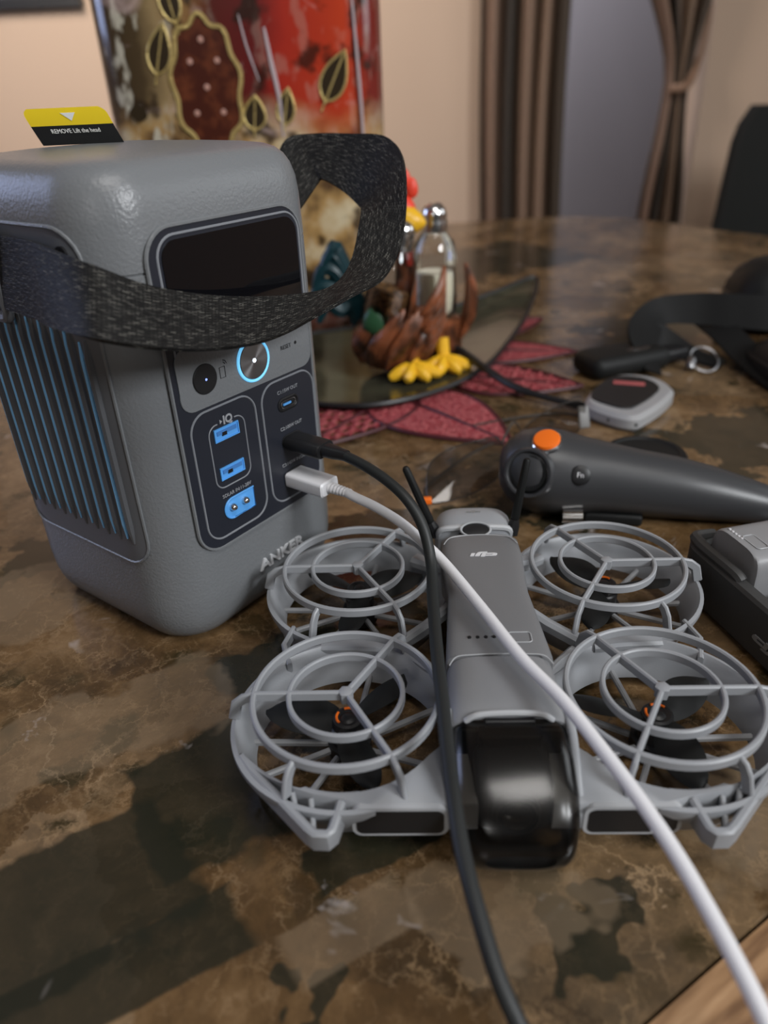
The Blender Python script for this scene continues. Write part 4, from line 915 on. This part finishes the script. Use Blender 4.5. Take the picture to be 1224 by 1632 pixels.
add('corner_ridge', tube(crom([(0.0034, -0.066, 0.0270), (0.0034, -0.070, 0.0295), (0.0030, -0.095, 0.0300), (0.0035, -0.108, 0.0295), (0.006, -0.1140, 0.0290), (0.016, -0.1150, 0.0285)], 6), [0.0028]*31, 8), 'hub', hb)
add('slot_divider', box(0.009, Wd-0.009, -0.052, -0.048, 0.010, 0.0235, 0.001), 'hub', hb)
lg = logo_vf(0.017, 0.0002)
add('logo', xf(lg, frame_mtx((-0.0002, -0.0665, 0.0125), (-1, 0, 0), (0, 1, 0))), 'logo_dim', hb, smooth=False)
ba = thing('drone_battery', 'grey drone battery with charge dots lying in the charging tray', 'battery', (0.1433+0.0, 0.2984, 0.0), math.atan2(XH.y, XH.x))
add('shell', loft([[(x, -0.0275+yy*0.016*(1-e_)-0.0, 0.0255+zz*0.0155) for yy, zz in [(math.copysign(abs(math.cos(a))**0.45, math.cos(a)), math.copysign(abs(math.sin(a))**0.45, math.sin(a))) for a in [2*math.pi*j/36 for j in range(36)]]] for x, e_ in ((0.0082, 0.10), (0.0087, 0.03), (0.0100, 0.0), (0.070, 0.0), (0.0815, 0.0), (0.083, 0.08))]), 'batt', ba)
zb_ = 0.0411
for i in range(5):
    add('charge_light', lathe([(0.0006, -0.0003), (0.0006, 0.0002), (0.0003, 0.0003)], 10), 'logo', ba, loc=(0.0112, -0.0185-0.0021*i, zb_))
add('power_key', tube([(x, y, zb_) for x, y in rrect(0.0030, 0.0056, 0.0016, 5, 0.0150, -0.0310)], 0.00025, 5, closed=True), 'drone_light', ba)

# ------------------------------------------------------------------ key fob, pouch, straps
fob = thing('key_fob', 'silver and black key fob with a red bar on the marble', 'key fob', (0.195, 0.530, 0))
FP = [(0.1571, 0.5184), (0.1747, 0.5528), (0.199, 0.5748), (0.2245, 0.5654), (0.2311, 0.5387), (0.2181, 0.5162), (0.1977, 0.4938), (0.1829, 0.4838), (0.168, 0.4948)]
fl_ = [(p.x-0.195, p.y-0.530) for p in crom([(x, y, 0) for x, y in FP], 6, closed=True)]
add('case', prism(fl_, 0.0, 0.0125, 0.003), 'silver', fob)
fc = [(x*0.78-0.003, y*0.76+0.004) for x, y in fl_]
add('button_pad', prism(fc, 0.0105, 0.0136, 0.0006), 'black', fob)
add('red_bar', xf(box(-0.012, 0.012, -0.0035, 0.0035, 0.0, 0.0008, 0.0003), frame_mtx((0.0040, 0.0190, 0.0134), (0, 0, 1), (1, -0.35, 0))), 'red_print', fob)
add('side_slot', xf(box(-0.011, 0.011, -0.001, 0.001, -0.001, 0.001), frame_mtx((-0.0185, -0.0400, 0.0062), (0, 0, 1), (0.8, -0.55, 0))), 'black', fob, smooth=False)
pk = thing('car_key', 'thick black car key lying behind the silver fob', 'key', (0.215, 0.618, 0), R(20))
add('key_head', box(-0.040, 0.040, -0.020, 0.022, 0.0, 0.020, 0.009, 5), 'softblack', pk)
add('key_badge', xf(lathe([(0.008, 0), (0.008, 0.0006), (0.006, 0.0009)], 20), frame_mtx((0.012, -0.006, 0.0197), (0, 0, 1), (1, 0, 0)) @ Matrix.Diagonal((1.5, 0.5, 1, 1))), 'steel', pk)
add('key_neck', box(0.036, 0.066, -0.010, 0.010, 0.002, 0.014, 0.004), 'black', pk)
kr = thing('key_ring', 'small metal split ring between the car key and the black straps', 'key ring', (0.285, 0.612, 0.0))
add('ring_wire', tube([(0.012*math.cos(2*math.pi*j/32), 0.011*math.sin(2*math.pi*j/32), 0.009+0.0075*math.sin(2*math.pi*j/32)) for j in range(32)], 0.0008, 8, closed=True), 'steel', kr)
add('ring_clasp', xf(lathe([(0.003, -0.006), (0.004, -0.004), (0.004, 0.004), (0.003, 0.006)], 14), frame_mtx((-0.012, -0.002, 0.0065), (0.3, 0.6, 0.6), (1, 0, 0))), 'steel', kr)
s1 = ribbon_obj('strap_band', [((0.2300, 0.600, 0.0060), (0.2420, 0.592, 0.0030)), ((0.2215, 0.628, 0.0280), (0.2450, 0.620, 0.0150)), ((0.2305, 0.650, 0.0401), (0.2551, 0.642, 0.0225)), ((0.2569, 0.670, 0.0492), (0.2673, 0.662, 0.0267)), ((0.2937, 0.670, 0.0521), (0.2964, 0.662, 0.0254)), ((0.3236, 0.660, 0.0526), (0.3258, 0.652, 0.0240)), ((0.3620, 0.650, 0.0511), (0.3640, 0.642, 0.0217)), ((0.4200, 0.655, 0.0480), (0.4200, 0.647, 0.0190)), ((0.4700, 0.690, 0.0300), (0.4700, 0.685, 0.0040))], 0.0022, 'blackweb', None, 6, 3)
tag(s1, 'wide black strap arching over the keys at the right edge', 'strap', 'black straps by the keys')
s2 = ribbon_obj('strap_band', [((0.3190, 0.690, 0.0290), (0.2960, 0.688, 0.0250)), ((0.3270, 0.655, 0.0262), (0.3030, 0.648, 0.0180)), ((0.3330, 0.620, 0.0170), (0.3080, 0.606, 0.0090)), ((0.3360, 0.580, 0.0080), (0.3120, 0.562, 0.0040)), ((0.3420, 0.520, 0.0035), (0.3150, 0.515, 0.0030))], 0.0022, 'blackweb', None, 6, 3)
tag(s2, 'black strap end running down diagonally towards the controller', 'strap', 'black straps by the keys')
s3 = ribbon_obj('strap_band', [((0.2380, 0.640, 0.0230), (0.2400, 0.628, 0.0040)), ((0.2560, 0.655, 0.0300), (0.2600, 0.640, 0.0060)), ((0.2720, 0.650, 0.0220), (0.2740, 0.634, 0.0030)), ((0.2900, 0.632, 0.0100), (0.2840, 0.620, 0.0030)), ((0.3060, 0.615, 0.0060), (0.2960, 0.605, 0.0030))], 0.0022, 'blackweb', None, 6, 3)
tag(s3, 'short black strap loop folded under the arching strap', 'strap', 'black straps by the keys')
po = thing('goggles_pouch', 'black padded pouch at the right edge behind the straps', 'pouch', (0.430, 0.735, 0))
add('shell', loft([[(x, y, z) for x, y in rrect(0.075-i_, 0.040-i_*0.7, 0.03, 6)] for z, i_ in ((0.0, 0.008), (0.006, 0.001), (0.02, 0.0), (0.042, 0.002), (0.056, 0.009), (0.064, 0.020), (0.067, 0.032))]), 'softblack', po)
add('zip', tube([(x, y, 0.034) for x, y in rrect(0.0745, 0.0395, 0.03, 6)], 0.0012, 6, closed=True), 'black', po)
p2 = thing('goggles_pouch', 'low black pouch edge at the right border beside the diagonal strap', 'pouch', (0.362, 0.560, 0))
add('shell', loft([[(x, y, z) for x, y in rrect(0.045-i_, 0.060-i_, 0.025, 6)] for z, i_ in ((0.0, 0.006), (0.004, 0.001), (0.012, 0.0), (0.022, 0.003), (0.029, 0.010), (0.032, 0.022))]), 'softblack', p2)
add('zip', tube([(x, y, 0.016) for x, y in rrect(0.0447, 0.0597, 0.025, 6)], 0.0010, 6, closed=True), 'black', p2)

# ------------------------------------------------------------------ eyeglasses
gl = thing('eyeglasses', 'rimless eyeglasses with clear lenses lying behind the drone antennas', 'eyeglasses')
def lens(name, pts, nrm, bow, k=6):
    n_ = Vector(nrm).normalized(); c = sum((Vector(p) for p in pts), Vector())/len(pts); P_ = crom(pts, k, closed=True); loops_ = []
    bulge = lambda t: n_*(bow*(1-t*t))
    for t in (1.0, 0.8, 0.55, 0.3, 0.08): loops_.append([tuple(c+(p-c)*t+bulge(t)+n_*0.0008) for p in P_])
    for t in (0.08, 0.3, 0.55, 0.8, 1.0): loops_.append([tuple(c+(p-c)*t+bulge(t)-n_*0.0008) for p in P_])
    return add(name, loft(loops_, cap=False, closed=True), 'lens', gl, angle=50), P_
L1 = [(0.0283, 0.3893, 0.003), (0.0271, 0.3992, 0.010), (0.0296, 0.4102, 0.0174), (0.0365, 0.4169, 0.0213), (0.0457, 0.422, 0.0237), (0.0594, 0.4262, 0.0251), (0.072, 0.4296, 0.026), (0.0773, 0.4269, 0.0235), (0.0789, 0.4182, 0.0173), (0.0773, 0.4117, 0.013), (0.0708, 0.4047, 0.0089), (0.0601, 0.3977, 0.0052), (0.0479, 0.3927, 0.0031), (0.0371, 0.3897, 0.0023)]
L2 = [(0.1004, 0.4742, 0.0059), (0.107, 0.4807, 0.0138), (0.1192, 0.4879, 0.0209), (0.1338, 0.494, 0.0255), (0.1425, 0.4964, 0.0261), (0.1461, 0.4945, 0.0219), (0.1454, 0.4883, 0.0123), (0.1395, 0.4818, 0.004), (0.1274, 0.477, 0.0012), (0.1108, 0.4733, 0.0012)]
L2 = [(x, 0.476+0.05*(x-0.12)+0.316*z, z) for x, y, z in L2]
l1, P1 = lens('lens', L1, (0.0936, -0.5678, 0.8178), 0.0022); l2, P2 = lens('lens', L2, (0.05, -0.95, 0.30), 0.0006)
M['rimgrey'] = mat('lens_edge', (0.05, 0.045, 0.04), 0.25)
for P_, l_ in ((P1, l1), (P2, l2)):
    add('lens_edge', tube(P_, 0.00045, 6, closed=True), 'rimgrey', l_)
add('bridge', tube(crom([(0.0775, 0.4265, 0.0235), (0.083, 0.437, 0.0270), (0.090, 0.452, 0.0265), (0.1006, 0.4755, 0.0075)], 6), 0.0008, 8), 'rimgrey', gl)
add('hinge_glint', box(-0.0028, 0.0024, -0.002, 0.002, -0.002, 0.002, 0.0008), 'orange', gl, loc=(0.0270, 0.3890, 0.0042))  # orange colour imitates a reflection at the hinge
add('end_piece', box(-0.004, 0.004, -0.0012, 0.0012, -0.008, 0.008, 0.001), mat('clear_endpiece', (0.16, 0.155, 0.15), 0.45), gl, loc=(0.1455, 0.4820, 0.0150), rot=(R(-25), 0, R(10)))
add('temple', tube(crom([(0.1455, 0.4840, 0.0150), (0.150, 0.500, 0.008), (0.135, 0.520, 0.003), (0.100, 0.515, 0.0022), (0.070, 0.505, 0.0022)], 6), 0.0011, 8), 'rimgrey', gl)
add('temple', tube(crom([(0.0272, 0.3900, 0.0040), (0.0262, 0.398, 0.0022), (0.030, 0.415, 0.0018), (0.060, 0.455, 0.0018), (0.085, 0.478, 0.0018)], 6), 0.0010, 8), 'rimgrey', gl)

# ------------------------------------------------------------------ red leaf placemats, dish, rooster caddy, vase
def leaf_outline(Lh, w, n=26, tip=1.0):
    top = []; bot = []
    for i in range(n+1):
        t = i/n; h = w*(math.sin(math.pi*t**0.75))**0.9; top.append((Lh*t, h)); bot.append((Lh*t, -h))
    return top+bot[-2:0:-1]
def red_leaf(name, label, base, ang, Lh, w, open_work):
    t = thing(name, label, 'placemat', (base[0], base[1], 0), R(ang), 'red leaf placemats')
    o = leaf_outline(Lh, w)
    add('edge', tube([(x, y, 0.0018) for x, y in o], 0.0018, 6, closed=True), 'mat_dark', t)
    if not open_work:
        add('blade', prism(o, 0.0004, 0.0022), 'mat_red', t)
    else:
        rnd = random.Random(hash(name) % 7+int(Lh*1000)); parts = []
        bs = []
        c_ = 0.0105; ny = int(2*w/c_)+2; nx_ = int(Lh/c_)+2
        def inside(x, y):
            if not 0 < x < Lh: return False
            return abs(y) < w*(math.sin(math.pi*(x/Lh)**0.75))**0.9
        hexr = c_*0.62
        seen = set()
        for i in range(nx_):
            for j in range(-ny, ny):
                cx = i*c_; cy = j*c_*0.9+(i % 2)*c_*0.45
                if not inside(cx, cy): continue
                for k_ in range(6):
                    a, b2 = R(60*k_), R(60*k_+60)
                    p = (cx+hexr*math.cos(a), cy+hexr*math.sin(a)); q = (cx+hexr*math.cos(b2), cy+hexr*math.sin(b2))
                    key = (round((p[0]+q[0])*900), round((p[1]+q[1])*900))
                    if key in seen: continue
                    seen.add(key)
                    if inside(*p) and inside(*q): parts.append(tube([(p[0], p[1], 0.0016), (q[0], q[1], 0.0016)], 0.0014, 5))
        if parts: add('lattice', merge(*parts), 'mat_red', t, smooth=False)
    add('vein', tube([(0.005, 0, 0.0026), (Lh*0.5, Lh*0.01, 0.0028), (Lh*0.93, 0, 0.0026)], [0.0018, 0.0014, 0.0006], 6), 'mat_dark', t)
    return t
red_leaf('placemat_leaf', 'openwork red leaf mat beside the power station plugs', (0.025, 0.600), 236, 0.150, 0.036, True)
red_leaf('placemat_leaf', 'solid red leaf mat in front of the olive dish', (0.000, 0.590), 308, 0.150, 0.044, False)
red_leaf('placemat_leaf', 'red leaf mat under the dish stem towards the key fob', (0.060, 0.620), 340, 0.118, 0.036, True)
red_leaf('placemat_leaf', 'red leaf mat right of the dish near the black car key', (0.060, 0.690), 352, 0.130, 0.034, False)
red_leaf('placemat_leaf', 'red leaf mat partly hidden behind the raised dish tip', (0.070, 0.745), 22, 0.120, 0.036, False)

# leaf shaped dish
def dish():
    t = thing('leaf_dish', 'dark olive glass leaf dish with a black stem under the rooster', 'dish', (0.0, 0.0, 0.0))
    ctrl = [(-0.110, 0.600, 0.010), (-0.060, 0.556, 0.008), (-0.010, 0.540, 0.0085), (0.040, 0.560, 0.0085), (0.085, 0.602, 0.010), (0.118, 0.660, 0.013), (0.160, 0.760, 0.020), (0.187, 0.862, 0.030), (0.130, 0.815, 0.026), (0.060, 0.765, 0.020), (-0.010, 0.738, 0.017), (-0.070, 0.722, 0.015), (-0.115, 0.680, 0.013)]
    P_ = crom(ctrl, 6, closed=True); c = Vector((0.02, 0.655, 0.0))
    L_ = []
    for s, dz in ((1.0, 0.0), (0.8, -0.0030), (0.5, -0.0060), (0.2, -0.007), (0.02, -0.007)):
        L_.append([(c.x+(p.x-c.x)*s, c.y+(p.y-c.y)*s, max(0.0045, (p.z)*(0.3+0.7*s)+dz*0.6)) for p in P_])
    L2_ = [[(x, y, z-0.0028) for x, y, z in l] for l in reversed(L_)]
    add('bowl', loft(L_+L2_, cap=False, closed=True), 'dish', t, angle=60)
    add('rim', tube([(p.x, p.y, p.z) for p in P_], 0.0022, 6, closed=True), 'black', t)
    add('stem', tube(crom([(0.060, 0.655, 0.0230), (0.075, 0.630, 0.0200), (0.095, 0.590, 0.0135), (0.115, 0.560, 0.0085), (0.148, 0.535, 0.0050), (0.165, 0.526, 0.0045)], 6), [0.0034]*20+[0.0028]*11, 8), 'black', t)
    return t
dish()

ro = thing('rooster_caddy', 'painted rooster caddy with brown feathers and yellow feet on the dish', 'figurine', (0.016, 0.632, 0.0075))
ro.scale = (0.93, 0.93, 1.0)
def egg(cx, cy, cz, rx, ry, rz, n=28, m_=16, tilt=0.0, pw=1.0):
    L_ = []
    for i in range(m_+1):
        th = math.pi*i/m_; r_ = max(math.sin(th), 0.02); zz = -math.cos(th)
        L_.append([(cx+rx*r_*math.cos(2*math.pi*j/n)*(1-0.18*zz)+tilt*zz, cy+ry*r_*math.sin(2*math.pi*j/n)*(1-0.18*zz), cz+rz*zz) for j in range(n)])
    return loft(L_)
add('body', egg(0, 0, 0.030, 0.040, 0.034, 0.031), 'feather', ro)
rb = random.Random(3)
for i in range(20):       # curling breast and flank feathers
    a = R(195+7.5*i); z0 = 0.008+0.003*(i % 4); r_ = 0.036
    p = [(r_*math.cos(a)*0.90, r_*math.sin(a)*0.86, z0), (r_*math.cos(a+0.18)*1.12, r_*math.sin(a+0.18)*1.02, z0+0.016), (r_*math.cos(a+0.42)*1.14, r_*math.sin(a+0.42)*1.02, z0+0.030), (r_*math.cos(a+0.62)*1.02, r_*math.sin(a+0.62)*0.95, z0+0.042)]
    pp = crom(p, 5); n_ = len(pp)
    add('feather', tube(pp, [0.0012+0.0034*math.sin(math.pi*(k_+0.5)/n_) for k_ in range(n_)], 8), 'feather', ro)
for i in range(5):        # right-hand wing tips
    z0 = 0.030+0.008*i
    pp = crom([(0.020, -0.030, z0-0.012), (0.032, -0.030, z0-0.002), (0.042, -0.022, z0+0.012), (0.046, -0.012, z0+0.026)], 5)
    add('feather', tube(pp, [0.001+0.0036*math.sin(math.pi*(k_+0.5)/len(pp)) for k_ in range(len(pp))], 8), 'feather', ro)
add('wing_patch', egg(-0.016, -0.030, 0.050, 0.013, 0.008, 0.013), 'green', ro)
for i, (x, z) in enumerate(((-0.062, 0.088), (-0.056, 0.098), (-0.066, 0.074), (-0.060, 0.060), (-0.052, 0.104))):
    pp = crom([(-0.022, 0.006, 0.022+0.005*i), (-0.034, 0.004, 0.042+0.006*i), (-0.048, 0.0, z-0.006), (x, -0.002, z), (x-0.010, -0.004, z-0.016)], 5)
    add('tail_feather', tube(pp, [0.0018+0.0062*math.sin(math.pi*(k_+0.5)/len(pp)) for k_ in range(len(pp))], 8), 'teal', ro)
nk = crom([(0.010, -0.008, 0.050), (0.012, -0.006, 0.085), (0.010, -0.004, 0.112), (0.012, -0.006, 0.128)], 5)
add('neck', tube(nk, [0.011-0.0003*i for i in range(len(nk))], 12), 'feather', ro)
hd = add('head', egg(0.012, -0.008, 0.132, 0.010, 0.009, 0.011), 'comb', ro)
for x, z, r_ in ((0.004, 0.150, 0.0055), (0.012, 0.1545, 0.0065), (0.0185, 0.148, 0.006)):
    add('comb', egg(x, -0.008, z, r_*0.9, 0.0035, r_*1.3, 14, 8), 'comb', hd)
add('beak', xf(lathe([(0.0105, -0.006), (0.0118, -0.001), (0.0105, 0.006), (0.0070, 0.012), (0.0035, 0.016), (0.0004, 0.0180)], 18), frame_mtx((0.013, -0.012, 0.1245), (1, -0.35, -0.12), (0, 0, 1))), 'beak', hd)
pp = crom([(0.011, -0.014, 0.118), (0.013, -0.016, 0.108), (0.015, -0.016, 0.098), (0.0155, -0.015, 0.090)], 4)
add('wattle', tube(pp, [0.0030]*(len(pp)-1)+[0.0012], 10), 'comb', hd)
for fx, fy in ((0.016, -0.030), (0.046, -0.014)):
    ft = add('foot', egg(fx, fy, 0.007, 0.010, 0.009, 0.008, 16, 8), 'beak', ro)
    for a in (-150, -105, -60, -15):
        q = [(fx, fy, 0.008), (fx+0.011*math.cos(R(a)), fy+0.010*math.sin(R(a)), 0.0075), (fx+0.026*math.cos(R(a)), fy+0.020*math.sin(R(a)), 0.0030)]
        add('toe', tube(crom(q, 3), [0.0066, 0.0066, 0.0064, 0.0062, 0.0058, 0.0046, 0.0028], 8), 'beak', ft)
    add('shank', tube([(fx, fy, 0.006), (fx-0.002, fy+0.008, 0.026)], [0.0058, 0.0066], 10), 'beak', ft)

def shaker(label, loc, tilt, fill, h=0.098):
    t = thing('glass_shaker', label, 'shaker', loc, group='glass shakers in the rooster caddy')
    t.rotation_euler = tilt
    n = 40; prof = [(0.0160, 0.0), (0.0185, 0.002), (0.0200, 0.016), (0.0192, 0.050), (0.0170, 0.062), (0.0110, 0.070), (0.0098, 0.073)]
    L_ = []
    for r_, z in prof:
        L_.append([(r_*(1-(0.05 if (j % 4 < 2 and 0.004 < z < 0.06) else 0))*math.cos(2*math.pi*j/n), r_*(1-(0.05 if (j % 4 < 2 and 0.004 < z < 0.06) else 0))*math.sin(2*math.pi*j/n), z) for j in range(n)])
    add('jar', loft(L_), 'shaker', t)
    add('contents', lathe([(0.0135, 0.0025), (0.0160, 0.006), (0.0168, 0.020), (0.0164, 0.036), (0.0150, 0.038)], 28), fill, t)
    lid = add('lid', lathe([(0.0100, 0.070), (0.0112, 0.071), (0.0112, 0.079), (0.0104, 0.081), (0.0108, 0.084), (0.0096, 0.089), (0.0062, 0.0925), (0.002, 0.0935)], 36), 'chrome', t)
    for k_ in range(5):
        add('hole', lathe([(0.0009, 0.0), (0.0009, 0.0003)], 8), 'black', lid, loc=(0.0035*math.cos(R(72*k_)), 0.0035*math.sin(R(72*k_)), 0.0930))
    return t
shaker('glass shaker with a chrome lid, half full of white salt, right of the rooster', (0.053, 0.654, 0.047), (0, 0, 0), 'salt')
shaker('glass shaker of brown pepper in the rooster body behind the strap', (0.004, 0.618, 0.044), (R(4), R(14), 0), 'pepper')
cr = add('caddy_back', loft([[(x, y, z) for x, y in rrect(0.024-i_, 0.022-i_, 0.018, 6, 0.042, 0.022)] for z, i_ in ((0.0, 0.004), (0.010, 0.0), (0.036, 0.0), (0.0385, 0.003))]), 'feather', ro)
for i in range(4):
    pp = crom([(0.062, 0.004+0.008*i, 0.022), (0.072, 0.006+0.008*i, 0.040), (0.0745, 0.008+0.008*i, 0.062), (0.070, 0.010+0.008*i, 0.082)], 5)
    add('feather', tube(pp, [0.001+0.0042*math.sin(math.pi*(k_+0.5)/len(pp)) for k_ in range(len(pp))], 8), 'feather', ro)

# tall painted vase
va = thing('painted_vase', 'tall painted vase in red and gold behind the power station', 'vase', (-0.1125, 0.815, 0.0))
hxv, hyv = 0.1290, 0.055
def vloop(k_, z, hs=1.0): return [(x, y, z) for x, y in rrect((hxv)*k_, hyv*hs, 0.040*hs, 10)]
add('body', loft([vloop(0.72, 0.0, 0.75), vloop(0.80, 0.004, 0.86), vloop(0.90, 0.030, 0.95), vloop(0.97, 0.080), vloop(0.995, 0.14), vloop(1.0, 0.20), vloop(1.0, 0.30), vloop(0.97, 0.38), vloop(0.86, 0.45, 0.9), vloop(0.60, 0.50, 0.8), vloop(0.50, 0.53, 0.8), vloop(0.54, 0.56, 0.85), vloop(0.50, 0.56, 0.78), vloop(0.46, 0.53, 0.7)]), 'vase', va, angle=60)
YV = -hyv
def gold_line(pts, r_=0.0018, closed=True, par=va):
    return add('gold_outline', tube([(x, YV-0.0004, z) for x, z in pts], r_, 6, closed=closed), 'gold', par)
def patch(name, pts, m, par=va, d=0.0006):
    return add(name, loft([[(x, YV-d, z) for x, z in pts], [(x, YV+0.002, z) for x, z in pts]]), m, par, smooth=False)
# scalloped medallion
md_ = [(-0.0290+0.0300*(1+0.06*math.sin(9*a))*math.cos(a), 0.232+0.052*(1+0.06*math.sin(9*a))*math.sin(a)) for a in [2*math.pi*i/72 for i in range(72)]]
me_ = patch('medallion', md_, 'medallion'); gold_line(md_, 0.0022, par=me_)
for (x, z) in ((-0.029, 0.232), (-0.041, 0.252), (-0.017, 0.252), (-0.041, 0.212), (-0.017, 0.212), (-0.029, 0.268)):
    add('painted_dot', lathe([(0.0026, -0.001), (0.0026, 0.0004), (0.0012, 0.0008)], 10), mat('dot_pink', (0.45, 0.25, 0.20), 0.4), me_, loc=(x, YV-0.001, z), rot=(R(90), 0, 0))
for cx, cz, a, ln, wd in ((-0.066, 0.262, 72, 0.040, 0.010), (-0.052, 0.300, 100, 0.040, 0.009), (0.0400, 0.214, 78, 0.030, 0.008), (0.0110, 0.210, 82, 0.028, 0.010), (0.0860, 0.236, 62, 0.044, 0.011), (-0.094, 0.215, 80, 0.016, 0.008)):
    o = [(math.cos(R(a))*(x-ln/2)-math.sin(R(a))*y+cx, math.sin(R(a))*(x-ln/2)+math.cos(R(a))*y+cz) for x, y in leaf_outline(ln, wd, 10)]
    lf = patch('painted_leaf', o, 'leafdark', d=0.0008)
    if cx > -0.09:
        gold_line(o, 0.0012, par=lf)
        gold_line([(cx-math.cos(R(a))*ln*0.7, cz-math.sin(R(a))*ln*0.7), (cx+math.cos(R(a))*ln*0.45, cz+math.sin(R(a))*ln*0.45)], 0.0010, False, lf)
M['vase_highlight'] = mat('pale_highlight', (0.45, 0.38, 0.40), 0.25)  # pale colour stands in for upright reflections on the vase front
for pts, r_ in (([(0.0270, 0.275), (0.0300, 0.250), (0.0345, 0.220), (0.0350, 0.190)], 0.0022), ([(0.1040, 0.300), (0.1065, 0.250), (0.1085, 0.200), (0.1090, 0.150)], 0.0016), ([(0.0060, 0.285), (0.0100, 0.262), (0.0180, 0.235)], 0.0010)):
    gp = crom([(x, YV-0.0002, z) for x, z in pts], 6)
    add('painted_highlight', tube(gp, [r_*(0.4+0.6*math.sin(math.pi*(k_+0.5)/len(gp))) for k_ in range(len(gp))], 6), 'vase_highlight', va)
